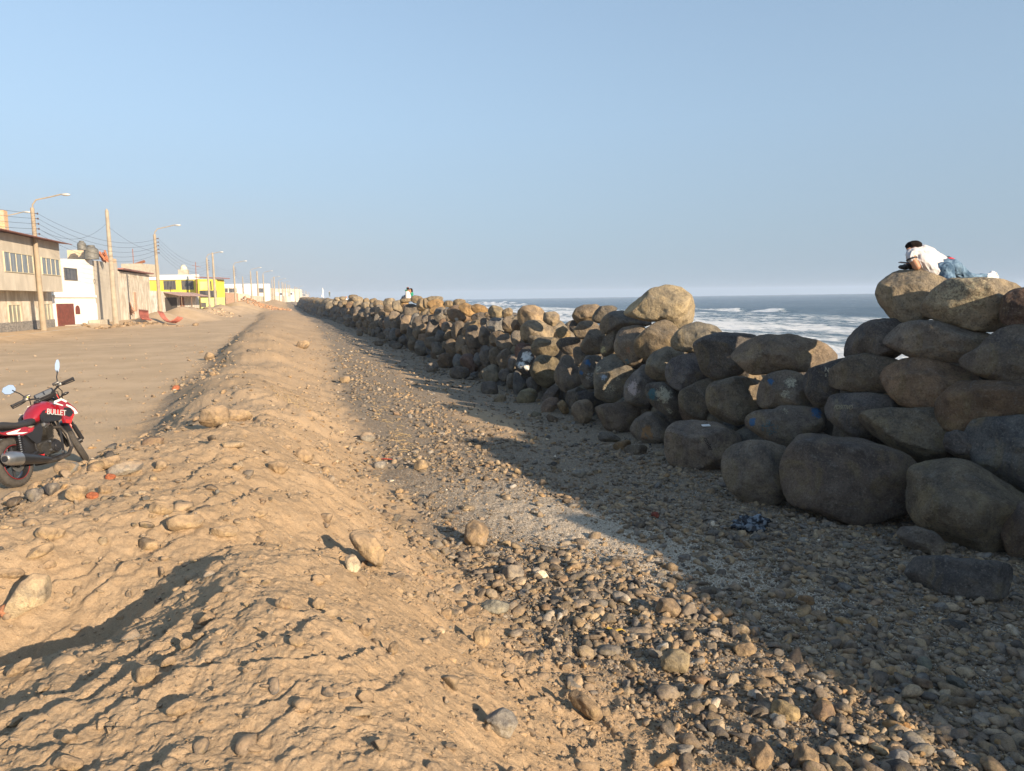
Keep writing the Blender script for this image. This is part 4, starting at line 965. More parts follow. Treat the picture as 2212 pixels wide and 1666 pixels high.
# ------------------------------------------------------------------ single stones on the land (view pixels: cx, cy, w, h, turn)
S1 = (0.37, 0.285, 0.185); S2 = (0.31, 0.235, 0.155); S3 = (0.30, 0.29, 0.27); BRK = (0.42, 0.14, 0.07); S4 = (0.24, 0.23, 0.21); S5 = (0.20, 0.185, 0.165)
ST = [
 (347, 1098, 52, 30, 0, S1, 'smooth oval pale stone lying on the shaded flank of the bank'), (400, 1129, 76, 36, -8, S1, 'large elongated tan stone right of the smooth oval one'),
 (482, 1150, 68, 26, -8, S1, 'flat pale stone nearly sunk in the sand right of the elongated one'), (168, 1066, 50, 36, 0, S1, 'rounded tan rock on the dirt near the motorcycle\'s front wheel'),
 (200, 1071, 24, 18, 0, BRK, 'orange brick shard with a white rim beside the rounded tan rock'), (226, 1058, 30, 22, 0, S2, 'brown cobble behind the orange brick shard'),
 (103, 1153, 46, 32, 5, S1, 'box-shaped tan rock at the foot of the bank'), (85, 1192, 62, 24, -32, S1, 'slanting tongue-shaped stone below the box-shaped rock'),
 (128, 1152, 30, 24, -20, S1, 'light cobble touching the box-shaped rock'), (20, 1240, 60, 24, -8, S2, 'broad half-buried stone at the left frame edge'),
 (462, 900, 66, 48, -15, S2, 'big domed stone bulging from the crest of the bank'), (512, 898, 60, 26, 0, S2, 'flat stone set in the crest beside the big domed one'),
 (270, 1012, 74, 28, -14, S3, 'long bluish grey stone half in shadow behind the tan rocks'), (235, 1000, 44, 26, -20, S2, 'tan stone leaning on the long bluish one'),
 (205, 1001, 28, 16, 0, S1, 'small pale stone just right of the front tyre'), (238, 1030, 22, 14, 0, BRK, 'reddish brick piece at the foot of the bank'),
 (796, 1180, 46, 108, -42, S1, 'long pale boulder lying aslant at the right foot of the bank'), (761, 1217, 30, 42, -20, (0.46, 0.42, 0.33), 'pale triangular stone left of the long aslant boulder'),
 (1030, 1152, 50, 62, 8, S2, 'upright tan rock with a pointed top standing in the gravel'), (1443, 1312, 56, 44, 0, (0.24, 0.185, 0.13), 'brown squarish block alone on the shell-strewn gravel'),
 (1082, 1560, 74, 58, 12, S3, 'grey trapezoid stone in the lower foreground'), (1265, 1524, 92, 36, 36, S2, 'brick-shaped tan rock lying aslant in the foreground'),
 (1107, 1238, 52, 36, 0, (0.29, 0.26, 0.22), 'rounded speckled stone among the gravel below the upright tan rock'), (1459, 1430, 62, 58, 20, (0.30, 0.26, 0.18), 'craggy yellowish rock in the lower gravel'),
 (1068, 1312, 66, 30, 4, (0.27, 0.27, 0.235), 'flat greenish grey stone left in the gravel'), (1040, 1375, 36, 44, 0, S1, 'pale cube-like stone in the left gravel'),
 (1697, 1537, 62, 46, 15, (0.34, 0.27, 0.155), 'smooth golden tan rock in the lower right gravel'), (1644, 1632, 50, 54, -20, (0.28, 0.21, 0.14), 'round brown cobble at the bottom edge'),
 (1743, 1634, 56, 46, 35, (0.29, 0.22, 0.145), 'oval brown cobble right of the round one at the bottom edge'), (1608, 1404, 50, 30, 0, S2, 'flat speckled stone in the right gravel'),
 (1940, 1638, 46, 34, 0, (0.27, 0.27, 0.265), 'light grey notched stone at the bottom right'), (2064, 1474, 48, 28, 32, (0.13, 0.135, 0.12), 'dark angular stone at the right, pointing down'),
 (1989, 1477, 52, 26, 15, (0.22, 0.16, 0.11), 'flat brown slab left of the dark angular stone'), (2070, 1518, 80, 22, 4, (0.22, 0.18, 0.13), 'long flat brown stone at the right'),
 (1697, 1283, 46, 20, -14, S1, 'pale broken brick at the edge of the white shells'), (1741, 1298, 36, 22, 8, (0.27, 0.18, 0.10), 'small brown stone right of the pale broken brick'),
 (1770, 1331, 36, 22, 25, S2, 'pointed tan stone below the small brown one'), (1963, 1393, 36, 22, 0, (0.24, 0.20, 0.15), 'round tan cobble in the shadow line at the right'),
 (1997, 1434, 30, 28, 20, (0.20, 0.21, 0.17), 'greenish angular stone under the round tan cobble'), (2064, 1350, 66, 22, 8, (0.09, 0.088, 0.085), 'long black flat stone in the wall\'s shadow'),
 (2028, 1313, 36, 20, -8, S4, 'grey triangular stone behind the black flat one'), (1954, 1569, 24, 18, 25, (0.38, 0.22, 0.09), 'orange pebble on the bare sand at lower right'),
 (1415, 1112, 20, 16, 0, (0.27, 0.07, 0.045), 'dark red brick lump in the wall\'s shadow'), (1250, 1023, 34, 20, 0, (0.28, 0.27, 0.24), 'pale flat stone in the gravel near the shadow line'),
 (794, 945, 32, 24, 0, S4, 'bluish grey rock at the right foot of the bank'), (909, 1006, 32, 24, 0, S1, 'pale angular stone beside the dry straw'),
 (820, 1005, 32, 18, 0, S3, 'grey flat stone beside the red rag'), (315, 1455, 44, 36, -20, S2, 'rounded sandy stone low on the left of the bank'),
 (400, 1391, 24, 22, -20, S2, 'small egg-shaped stone, left of a pair in the sand'), (428, 1374, 26, 16, -10, S1, 'small egg-shaped stone, right of a pair in the sand'),
 (363, 1430, 32, 18, -30, S2, 'flat stone catching light above the rounded sandy one'), (392, 1528, 60, 30, -25, S2, 'half-buried smooth stone in the bottom left sand'),
 (40, 1442, 54, 20, -45, S2, 'leaf-shaped pale stone at the left edge'), (18, 1320, 34, 36, -5, (0.40, 0.19, 0.11), 'reddish brick fragment beside the tall pale rock'),
 (147, 1650, 64, 30, 8, S2, 'dusty rock at the bottom left edge'), (150, 1595, 36, 18, -10, S2, 'small flat stone above the dusty rock'),
 (640, 1385, 36, 22, 15, S1, 'pale angular stone in mid sand'), (615, 1305, 40, 24, 10, S2, 'sunk pale stone on the sand crest'), (690, 1305, 30, 24, 30, S1, 'slanting stone set in the right of the bank'),
 (790, 1360, 34, 30, 0, S2, 'round stone on the lower right of the bank'), (850, 1400, 22, 28, 0, S2, 'small upright stone low on the right of the bank'),
 (560, 1110, 40, 18, -14, S1, 'flat pale stone lodged in the crest, middle distance'), (600, 1010, 46, 30, 10, S2, 'broad brown stone on the crest near the big domed stone'),
 (655, 985, 44, 30, 0, S2, 'cracked tan stone at the right shoulder of the bank'), (745, 820, 22, 16, 0, S1, 'pale stone low on the bank in the distance'),
 (452, 770, 22, 18, 0, S2, 'brown stone at the left foot of the bank, far off'), (380, 838, 16, 12, 0, BRK, 'orange brick bit at the left foot of the bank'),
 (655, 745, 30, 20, -8, S2, 'tan boulder on the distant crest'), (1830, 1180, 30, 14, 0, (0.27, 0.26, 0.22), 'greenish flat stone before the low slab'),
]
for i, (cx, cy, w_, h_, rt, col, lab) in enumerate(ST):
    rs = random.Random(i); poly = []
    n = rs.choice([6, 7, 8, 9]); c_, s_ = math.cos(rad(rt)), math.sin(rad(rt))
    for k in range(n):
        a = 2 * math.pi * (k + rs.uniform(-.2, .2)) / n; q = rs.uniform(0.90, 1.10)
        x_ = w_ / 2 * math.copysign(abs(math.cos(a)) ** .8, math.cos(a)) * q; y_ = h_ / 2 * math.copysign(abs(math.sin(a)) ** .8, math.sin(a)) * q
        poly.append((cx + x_ * c_ - y_ * s_, cy + x_ * s_ + y_ * c_))
    sm = max(w_, h_) < 34
    brick = 'brick' in lab
    add_boulder(poly, lab, col, 700 + i, 0.8 if not sm else 0.75, M_STONE_D if (cx < 800 and not brick) else M_STONE_S, 3 if sm else 4, 'stones lying on the bank and gravel', 'brick' if brick else 'stone', 'brick' if brick else 'stone', fine=True, infl=1.02, rough=0.11)
tall = [V('b', 0, 0)]
TALL = [(20, 1333), (28, 1300), (45, 1262), (62, 1243), (90, 1246), (108, 1262), (112, 1285), (90, 1305), (60, 1322), (35, 1345)]
add_boulder(TALL, 'tall pointed pale rock standing aslant at the left edge', (0.45, 0.38, 0.27), 790, 0.55, M_STONE_D, 5, 'stones lying on the bank and gravel', 'stone', 'stone', fine=True)

# ------------------------------------------------------------------ litter, straw
def ground_at(px, py):
    return march(px, py, True)[0]
g0 = ground_at(1620, 1146)
b = ICO[4][0]; nn = fbm3(b * 2.2 + 5, 4, 0.65)[:, None]
bag_v = b * (1 + 0.75 * nn) * np.array([0.17, 0.12, 0.085]) + np.array([0, 0, 0.06])
t = NT("bag_film"); t.base(t.mix(t.step(t.noise(t.coord(), 16, 3), 0.5, 0.56), (0.012, 0.016, 0.022), (0.14, 0.17, 0.20))).set(Roughness=0.25)
o = link("plastic_bag", mesh_np("plastic_bag", bag_v, ICO[4][1], True, [t.m])); o.location = g0
tag(o, 'crumpled black and clear plastic bag on the gravel before the largest boulder', 'plastic bag')
g1 = ground_at(1327, 1372)
mb = MB()
for k in range(3):
    mb.tube([g1 + np.array([0.0, 0, .03]), g1 + np.array([.05 * math.cos(k * 2.1), .05 * math.sin(k * 2.1), .035]), g1 + np.array([.08 * math.cos(k * 2.1), .08 * math.sin(k * 2.1), .01])], [0.012, .014, .004], 6, squash=.35)
tag(mb.build("fruit_peel", flat("peel", (0.55, 0.36, 0.06), 0.6), None, True), 'yellow fruit peel lying on a dark cobble in the foreground gravel', 'peel')
for (px, py, L, c, lab, nm, cat) in ((1525, 918, .13, (0.7, 0.7, 0.68), 'scrap of white litter on the flat-topped bottom boulder', 'litter_scrap', 'litter'), ):
    h, d = hit(bvh_of(30), px, py + 3)
    if h is not None:
        mb = MB(); mb.box(Vector(h) + Vector((0, 0, .012)), (0.12, 0.05, 0.012), Matrix.Rotation(0.3, 3, 'X'))
        tag(mb.build(nm, flat("white_litter", c, .5), None), lab, cat)
rs = random.Random(9); g2 = None
for (x0, y0, x1, y1, n_, lab) in ((860, 880, 960, 1010, 90, 'dry straw and reed bits caught at the right foot of the bank'), (640, 850, 700, 880, 50, 'dry reed tangle on the flank of the bank, farther off')):
    mb = MB()
    for k in range(n_):
        t_ = rs.random(); px = x0 + (x1 - x0) * t_ + rs.uniform(-22, 22) - 40; py = y0 + (y1 - y0) * t_ + rs.uniform(-10, 10)
        p = ground_at(px, py); a = rs.uniform(-0.9, 0.9) + 2.2; L = rs.uniform(.05, .17)
        v_ = np.array([math.cos(a), math.sin(a), rs.uniform(-.1, .25)]) * L
        mb.tube([p + np.array([0, 0, .015]), p + v_ * .5 + np.array([0, 0, .03]), p + v_ + np.array([0, 0, .012])], 0.0035, 4)
    tag(mb.build("dry_straw", flat("straw", (0.42, 0.31, 0.16), .8, var=.3, scale=3), None), lab, 'straw', kind='stuff')
p = ground_at(835, 996); mb = MB()
mb.tube([p + np.array([-.10, .05, .02]), p + np.array([-.03, .02, .03]), p + np.array([.05, -.02, .025]), p + np.array([.11, -.05, .015])], [.012, .022, .018, .006], 6, squash=.4)
tag(mb.build("red_rag", flat("red_rag", (0.36, 0.06, 0.035), .8), None, True), 'torn strip of red plastic among the dry straw', 'rag')

# ------------------------------------------------------------------ houses
def cast_plane(px, py, A, B):
    d = ray(px, py); A = np.array(A); B = np.array(B); e = B - A
    M = np.array([[d[0], -e[0]], [d[1], -e[1]]]); t, u = np.linalg.solve(M, A - CP[:2])
    return u, CAMZ + d[2] * t
def xyF(px, F):
    p = atF(px, 650, F); return (float(p[0]), float(p[1]))
class House:
    def __init__(s, name, label, A, B, depth, zt, mat, zb=-0.4, cat='house', tilt=0.0):
        s.A = np.array(A); s.B = np.array(B); e = s.B - s.A; s.L = np.linalg.norm(e); s.e = e / s.L
        s.nrm = np.array([s.e[1], -s.e[0]])           # towards the road
        if s.nrm @ (-s.A) < 0: s.nrm = -s.nrm
        s.root = empty(name, (A[0], A[1], 0), (0, 0, math.atan2(s.e[1], s.e[0])))
        s.sg = -1 if (s.e[0] * s.nrm[1] - s.e[1] * s.nrm[0]) < 0 else 1
        tag(s.root, label, cat)
        zl, zr = zt if isinstance(zt, tuple) else (zt, zt)
        mb = MB(); mb.prism([(0, zb), (s.L, zb), (s.L, zr), (0, zl)], 0, -depth * s.sg)
        s.wall = mb.build("wall", mat, s.root)
    def uz(s, px, py):
        u, z = cast_plane(px, py, s.A, s.B); return u * s.L, z
    def slab(s, name, mat, u0, u1, z0, z1, out0, out1, parent=None):
        """box on the facade: out0..out1 metres in front of it"""
        mb = MB(); mb.box(((u0 + u1) / 2, s.sg * (out0 + out1) / 2, (z0 + z1) / 2), (abs(u1 - u0), abs(out1 - out0), abs(z1 - z0)))
        return mb.build(name, mat, parent or s.root)
    def rect(s, x0, y0, x1, y1):
        ym = (y0 + y1) / 2; u0 = s.uz(x0, ym)[0]; u1 = s.uz(x1, ym)[0]; xm = (x0 + x1) / 2
        return u0, u1, s.uz(xm, y1)[1], s.uz(xm, y0)[1]
    def window(s, x0, y0, x1, y1, fm, pm, nm=2, out=0.0, t=0.04, sill=None):
        u0, u1, z0, z1 = s.rect(x0, y0, x1, y1)
        mb = MB(); w_, h_ = u1 - u0, z1 - z0
        for (a, b_, c, d_) in ((u0, u1, z0, z0 + t), (u0, u1, z1 - t, z1), (u0, u0 + t, z0 + t, z1 - t), (u1 - t, u1, z0 + t, z1 - t)):
            mb.box(((a + b_) / 2, s.sg * (out + 0.03), (c + d_) / 2), (abs(b_ - a), 0.06, abs(d_ - c)))
        for k in range(1, nm):
            um = u0 + w_ * k / nm; mb.box((um, s.sg * (out + 0.026), (z0 + z1) / 2), (t * 0.7, 0.052, h_ - 2 * t))
        fr = mb.build("window", fm, s.root)
        s.slab("pane", pm, u0 + t * .5, u1 - t * .5, z0 + t * .5, z1 - t * .5, out + 0.004, out + 0.018, fr)
        if sill: s.slab("sill", sill, u0 - .08, u1 + .08, z0 - .10, z0 - .003, out, out + 0.12, fr)
        return fr
    def door(s, x0, y0, x1, y1, mat, name="door", out=0.0):
        u0, u1, z0, z1 = s.rect(x0, y0, x1, y1)
        d = s.slab(name, mat, u0, u1, z0, z1, out + 0.002, out + 0.07)
        return d
def plaster(name, c, c2, stain=0.5, sc=1.0):
    t = NT(name); co = t.coord()
    n = t.noise(t.mapv(co, (0.9 * sc, 0.9 * sc, 0.45 * sc)), 1.0, 6, 0.62, 0.4); n2 = t.noise(t.mapv(co, (2.2, 2.2, 0.5)), 1.0, 5, 0.65)
    b = t.mix(t.step(n, 0.42, 0.62), c, c2)
    b = t.mix(t.math('MULTIPLY', t.step(n2, 0.5, 0.7), stain), b, tuple(q * 0.62 for q in c2))
    t.base(b).set(Normal=t.bump(t.noise(co, 14, 5), .5, .02)); return t.m
def brickm(name, c=(0.42, 0.22, 0.13), mort=(0.42, 0.36, 0.28), sc=1.0):
    t = NT(name); co = t.coord(); bt = t.n('ShaderNodeTexBrick'); bt.inputs['Scale'].default_value = 1.0
    bt.inputs['Brick Width'].default_value = 0.26 * sc; bt.inputs['Row Height'].default_value = 0.11 * sc; bt.inputs['Mortar Size'].default_value = 0.016 * sc
    cx = t.n('ShaderNodeSeparateXYZ'); t.l(co, cx.inputs[0]); cb = t.n('ShaderNodeCombineXYZ')
    t.l(t.math('ADD', cx.outputs[0], cx.outputs[1]), cb.inputs[0]); t.l(cx.outputs[2], cb.inputs[1]); t.l(cb.outputs[0], bt.inputs['Vector'])
    t.val(c, bt, 1); t.val(tuple(q * 1.3 for q in c), bt, 2); t.val(mort, bt, 3)
    n = t.noise(co, 2, 5)
    t.base(t.mix(t.step(n, 0.55, 0.7), bt.outputs[0], mort)); return t.m
P_GREY = plaster("render_grey", (0.44, 0.40, 0.33), (0.54, 0.495, 0.41), .30); P_WHITE = plaster("wall_white", (0.78, 0.76, 0.70), (0.84, 0.82, 0.76), .06)
P_WEATH = plaster("wall_weathered", (0.46, 0.40, 0.31), (0.70, 0.645, 0.54), .18, 1.6); P_YEL = plaster("wall_yellow", (0.70, 0.60, 0.07), (0.76, 0.66, 0.10), .05)
P_LIME = plaster("wall_lime", (0.66, 0.72, 0.22), (0.72, 0.76, 0.30), .08); P_CREAM = plaster("wall_cream", (0.62, 0.54, 0.42), (0.74, 0.68, 0.56), .25); P_OLDW = plaster("wall_oldwhite", (0.45, 0.41, 0.34), (0.75, 0.72, 0.66), .4, 2)
M_BRICK = brickm("brick_wall"); M_BRICKP = brickm("brick_pale", (0.52, 0.36, 0.22), (0.55, 0.46, 0.34))
def glass(name, a, b_, s_=0.8):
    t = NT(name); co = t.coord(); t.base(t.mix(t.step(t.noise(t.mapv(co, (3, 3, .6)), s_, 3), .35, .65), a, b_)).set(Roughness=.12)
    t.b.inputs['Specular IOR Level'].default_value = 0.6; return t.m
G_BLUE = glass("glass_grey", (0.10, 0.12, 0.135), (0.23, 0.25, 0.26)); G_CURT = glass("glass_curtain", (0.22, 0.22, 0.185), (0.42, 0.41, 0.34)); G_DARK = glass("glass_dark", (0.045, 0.045, 0.05), (0.12, 0.115, 0.11))
M_FRAME = flat("frame_cream", (0.50, 0.45, 0.32), .6); M_FRAMED = flat("frame_dark", (0.12, 0.11, 0.10), .5); M_WOODR = flat("door_wood", (0.16, 0.045, 0.03), .45, var=.35, scale=5); M_TIN = flat("roof_tin", (0.27, 0.12, 0.10), .6, var=.3, scale=3)
M_CONC = flat("concrete_pale", (0.40, 0.36, 0.29), .9, var=.18, scale=3, bumpd=.01); M_TANK = flat("tank_dark", (0.13, 0.13, 0.12), .6, var=.25, scale=4); M_RUST = flat("rust", (0.26, 0.11, 0.06), .8, var=.3, scale=12)
def terrazzo():
    t = NT("plinth_grey"); co = t.coord(); v = t.vor(co, 22, 'Color'); sp = t.n('ShaderNodeSeparateColor'); t.l(v, sp.inputs[0])
    t.base(t.mix(t.step(sp.outputs[0], .3, .7), (0.13, 0.125, 0.12), (0.30, 0.28, 0.25))); return t.m
M_PLINTH = terrazzo()
def z_(x, y): return V('z', x, y)
def y_(x, y): return V('y', x, y)
def wz(h, x0, y0, x1, y1, *a, **k):
    p = z_(x0, y0); q = z_(x1, y1); return h.window(p[0], p[1], q[0], q[1], *a, **k)
def wy(h, x0, y0, x1, y1, *a, **k):
    p = y_(x0, y0); q = y_(x1, y1); return h.window(p[0], p[1], q[0], q[1], *a, **k)

# grey two-storey house at the left edge: ground floor set back under the jutting upper floor
A1 = (-17.9, 40.0); B1 = (-17.6, 58.9)
h = House("grey_house", 'grey rendered two-storey house with jutting upper floor at the left edge', A1, B1, 8.0, 2.75, P_WEATH)
up_A = np.array([-16.9, 40.0]); up_B = np.array([-16.6, 58.0])
hu = House("tmp", '', up_A, up_B, 8.5, (6.05, 6.15), P_GREY, zb=2.75)
upw = hu.wall; upw.name = "upper_floor"; upw.parent = h.root
def rehang(src, dst):
    """move every part of one facade frame under another thing"""
    for c in list(src.root.children):
        mw = src.root.matrix_basis @ c.matrix_basis
        c.parent = dst.root; c.matrix_basis = dst.root.matrix_basis.inverted() @ mw
    bpy.data.objects.remove(src.root)
hu.root.matrix_basis  # noqa
upw.parent = hu.root
wz(hu, 38, 650, 338, 852, M_FRAME, G_BLUE, 5); wz(hu, 430, 702, 615, 876, M_FRAME, G_BLUE, 4)
mb = MB(); L = hu.L; rows = int(L / 0.15)
pts = [(k * L * 1.02 / rows, 6.22 + 0.02 * (k % 2)) for k in range(rows + 1)]
mb.loft([[(u, hu.sg * (-9.0), z + .9) for (u, z) in pts], [(u, hu.sg * 0.75, z - 0.12) for (u, z) in pts]], closed=False, cap=False)
rf = mb.build("roof", M_TIN, hu.root); sm = rf.modifiers.new("t", 'SOLIDIFY'); sm.thickness = 0.03
rehang(hu, h)
wz(h, 84, 1182, 212, 1372, M_FRAME, G_CURT, 3); wz(h, 420, 1172, 522, 1343, M_FRAME, G_CURT, 3)
h.slab("plinth", M_PLINTH, 0, h.L + .02, -0.1, 0.82, 0.0, 0.06)
# sidewalk
mb = MB()
for (a, b2) in (((-16.7, 38), (-16.6, 66)), ):
    mb.box((-17.0, 51, 0.07), (1.9, 27, 0.2))
tag(mb.build("pavement", M_CONC), kind='structure')

# white house
A2 = xyF(112, 52.6); B2 = (-16.9, 67.2)
h2 = House("white_house", 'bright white two-storey house with a dark red wooden door', A2, B2, 9, (5.2, 5.5), P_WHITE)
wz(h2, 662, 803, 795, 930, M_FRAMED, G_DARK, 1)
p = z_(592, 1172); q = z_(765, 1437); dr = h2.door(p[0], p[1], q[0], q[1], M_WOODR)
u0, u1, z0, z1 = h2.rect(p[0], p[1], q[0], q[1])
for k in range(7): h2.slab("panel", M_WOODR, u0 + .12, u1 - .25, z0 + .2 + k * (z1 - z0 - .3) / 7, z0 + .13 + (k + .85) * (z1 - z0 - .3) / 7, .07, .085, dr)
p = z_(780, 1190); q = z_(824, 1280); u0, u1, z0, z1 = h2.rect(p[0], p[1], q[0], q[1])
mb = MB(); um = (u0 + u1) / 2; rr_ = abs(u1 - u0) / 2
ar = [(u0, z0), (u1, z0)] + [(um + rr_ * math.cos(a), z1 - rr_ + rr_ * math.sin(a)) for a in np.linspace(0, math.pi, 9)]
mb.prism(ar, h2.sg * 0.002, h2.sg * .05); mb.build("arched_window", M_WOODR, h2.root)
u, z = h2.uz(*z_(780, 1100)); h2.slab("ledge", P_WHITE, 0.1, h2.L - .02, z - .06, z + .12, 0.0, 0.14)
u, z = h2.uz(*z_(985, 1200)); h2.slab("pilaster", P_WHITE, h2.L - .75, h2.L - .1, -.1, z + .25, 0.0, 0.12)
h2.slab("step", M_CONC, h2.L - 1.9, h2.L, -.2, .55, 0.12, .95); h2.slab("ramp", M_CONC, 1.5, h2.L - 1.95, -.2, .3, 0.0, .9)
t = z_(973, 940); u, z = h2.uz(*t); mb = MB(); mb.torus((u, h2.sg * .05, z), .17, .015, seg=16, rs=5); mb.build("cable_coil", M_FRAMED, h2.root)
# rooftop brick room, tanks and bricks (each stands on the roof)
def on_roof(px0, py0, px1, py1, F):
    a = atF(px0, py1, F); b_ = atF(px1, py1, F); top = atF(px0, py0, F)[2]
    return a, b_, top
def boxthing(name, label, cat, x0, y0, x1, y1, F, dep, mat, view='z'):
    p = V(view, x0, y0); q = V(view, x1, y1); a, b_, top = on_roof(p[0], p[1], q[0], q[1], F)
    hh = House(name, label, (a[0], a[1]), (b_[0], b_[1]), dep, top, mat, zb=a[2] - .4, cat=cat); return hh
bx = boxthing("rooftop_room", 'small pale brick room on the roof of the white house', 'rooftop room', 702, 616, 885, 715, 60, .9, M_BRICKP)
bx.slab("coping", M_CONC, 0, bx.L, bx.wall.dimensions.z + 0, bx.wall.dimensions.z + .01, 0, .01) if False else None
def tank(name, label, view, x0, y0, x1, y1, F, mat, sub='lid'):
    p = V(view, x0, y0); q = V(view, x1, y1); c = atF((p[0] + q[0]) / 2, q[1], F); top = atF(p[0], p[1], F)[2]
    r = (q[0] - p[0]) / 2 / 1540 * F; hgt = top - c[2]
    root = empty(name, c); tag(root, label, 'water tank')
    mb = MB(); prf = [(0.0, 0), (r, 0), (r * 1.0, hgt * .33), (r * .98, hgt * .36), (r, hgt * .40), (r, hgt * .62), (r * .93, hgt * .70), (r * .55, hgt * .88)]
    rings = [[(rr2 * math.cos(a), rr2 * math.sin(a), zz) for a in np.linspace(0, 2 * math.pi, 24, endpoint=False)] for (rr2, zz) in prf[1:]]
    mb.loft(rings); mb.build("tank_body", mat, root, True)
    mb = MB(); mb.loft([[(k2 * math.cos(a), k2 * math.sin(a), zz) for a in np.linspace(0, 2 * math.pi, 20, endpoint=False)] for (k2, zz) in ((r * .55, hgt * .885), (r * .55, hgt * .97), (r * .35, hgt))]); mb.build(sub, mat, root, True)
    return root
tank("water_tank", 'smaller dark water tank on the brick rooftop room', 'z', 810, 520, 893, 616, 58, M_TANK)
tank("water_tank", 'bigger dark ribbed water tank beside the brick rooftop room', 'z', 886, 566, 1020, 712, 59, M_TANK)
def heap(name, label, cat, x0, y0, x1, y1, F, mat, n, view='z', L=.8, r=.05, seed=1):
    rs = random.Random(seed); p = V(view, x0, y0); q = V(view, x1, y1); mb = MB()
    for k in range(n):
        c = atF(rs.uniform(p[0], q[0]), rs.uniform(p[1], q[1]), F + rs.uniform(-.4, .4)); a = rs.uniform(-.3, .3)
        mb.box(c, (L * rs.uniform(.6, 1), r, r), Matrix.Rotation(a + 1.2, 3, 'Y') @ Matrix.Rotation(rs.uniform(-.4, .4), 3, 'Z'))
    return tag(mb.build(name, mat), label, cat)
heap("tile_stack", 'stack of leaning orange roof tiles on the roof behind the tall concrete pole', 'roof tiles', 1045, 668, 1110, 705, 62, flat("terracotta", (0.42, 0.15, 0.07), .8), 26, L=.9, r=.07)

# plain rendered wall after the white house
A3 = B2; B3 = (-17.0, 75.9)
A3 = (A3[0] + .02, A3[1] + .01)
h3 = House("plain_house", 'tall blank streaked grey wall house beside the white house', A3, B3, 8, (5.45, 5.6), P_GREY)
h3.slab("parapet", M_BRICKP, h3.L * .55, h3.L - .05, 5.5, 6.0, -0.25, -.02)
boxthing("rooftop_block", 'grey concrete block room behind the blank wall house', 'rooftop room', 1262, 758, 1475, 850, 82, 4, M_CONC)
# weathered house with red eave
A4 = (-17.0, 76.0); B4 = (-17.0, 90.0)
h4 = House("weathered_house", 'peeling single-storey house with a thin red tin eave', A4, B4, 8, (4.9, 5.0), P_WEATH)
mb = MB(); mb.box((h4.L / 2, h4.sg * (-.6), 5.12), (h4.L + .2, 2.2, .12)); mb.build("eave", M_TIN, h4.root)
p = z_(1388, 1055); q = z_(1412, 1248); h4.door(p[0], p[1], q[0], q[1], M_BRICK, "bricked_doorway")
heap("plank_pile", 'loose planks and tin leaning on the peeling house', 'planks', 1330, 1200, 1365, 1245, 72, flat("old_plank", (0.34, 0.20, 0.13), .9, var=.3), 12, L=1.2, r=.12, seed=4)
mb = MB(); c = atF(*z_(1385, 770), 83); d_ = atF(*z_(1375, 603), 83); mb.tube([c, d_], .04, 6); tag(mb.build("rusty_mast", M_RUST), 'thin upright rusty mast on the concrete block room', 'mast')
mb = MB(); c = atF(*z_(1390, 770), 83); d_ = atF(*z_(1500, 732), 83); mb.tube([c, d_], .16, 6); tag(mb.build("rusty_beam", M_RUST), 'slanting red steel beam on the concrete block room', 'beam')

# low shack with tin awning
A5 = xyF(324, 86); B5 = xyF(430, 112)
h5 = House("low_shack", 'low patched white shack with a tin awning before the yellow house', A5, B5, 6, (3.3, 3.1), P_OLDW)
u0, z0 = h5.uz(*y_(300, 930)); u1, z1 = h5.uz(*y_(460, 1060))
h5.slab("porch_shade_panel", flat("porch_shade", (0.07, 0.062, 0.055), .9), u0, u1, -.1, 2.5, 0.002, .02)  # dark panel on the facade stands in for the shade of a porch
mb = MB(); L5 = h5.L; ua = u0 - .5; ub = L5 * .93
k_ = 36; pts = [(ua + (ub - ua) * k / k_, .05 * (k % 2)) for k in range(k_ + 1)]
mb.loft([[(u, h5.sg * -.4, 3.25 + z) for (u, z) in pts], [(u, h5.sg * 2.2, 2.65 + z) for (u, z) in pts]], closed=False, cap=False)
aw = mb.build("awning", flat("tin_pink", (0.42, 0.27, 0.21), .6, var=.2, scale=2), h5.root); sm = aw.modifiers.new("t", 'SOLIDIFY'); sm.thickness = .03
for k in range(4):
    u = ua + (ub - ua) * (k + .1) / 3.3; mb = MB(); mb.tube([(u, h5.sg * 2.0, -.2), (u, h5.sg * 2.0, 2.7)], .05, 6); mb.build("post", flat("post_wood", (0.20, 0.13, 0.08), .9), h5.root)
for (x0, x1) in ((495, 512), (528, 545)):
    p = y_(x0, 965); q = y_(x1, 1090); h5.door(p[0], p[1], q[0], q[1], M_RUST, "shutter")

# yellow two-storey house
F6 = 120
A6 = xyF(322, F6); B6 = xyF(431, F6)
h6 = House("yellow_house", 'vivid yellow two-storey house with white parapet and lime ground floor', A6, B6, 10, 5.55, P_YEL)
h6.slab("parapet", P_WHITE, -.1, h6.L + .1, 5.552, 6.35, -.3, .25)
wy(h6, 292, 755, 445, 868, M_FRAMED, G_DARK, 4, t=.12); wy(h6, 518, 752, 668, 868, M_FRAMED, G_DARK, 4, t=.12)
p = y_(120, 1095)
Ab = xyF(430, F6 - 2.5); Bb = xyF(470, F6 - 2.5)
hb = House("tmp2", '', Ab, Bb, 3.2, 5.5, P_YEL, zb=2.6)
hb.wall.name = "bay"
u0, u1, z0, z1 = hb.rect(*y_(745, 765), *y_(840, 870)); hb.slab("bay_panel", P_LIME, u0, u1, z0, z1, .002, .03)
u0, u1, z0, z1 = hb.rect(*y_(745, 878), *y_(962, 962)); hb.slab("balcony_glass", G_DARK, u0, u1, z0, z1, .002, .05)
u0, u1, z0, z1 = hb.rect(*y_(880, 760), *y_(895, 870)); hb.slab("narrow_window", G_DARK, u0, u1, z0, z1, .002, .04)
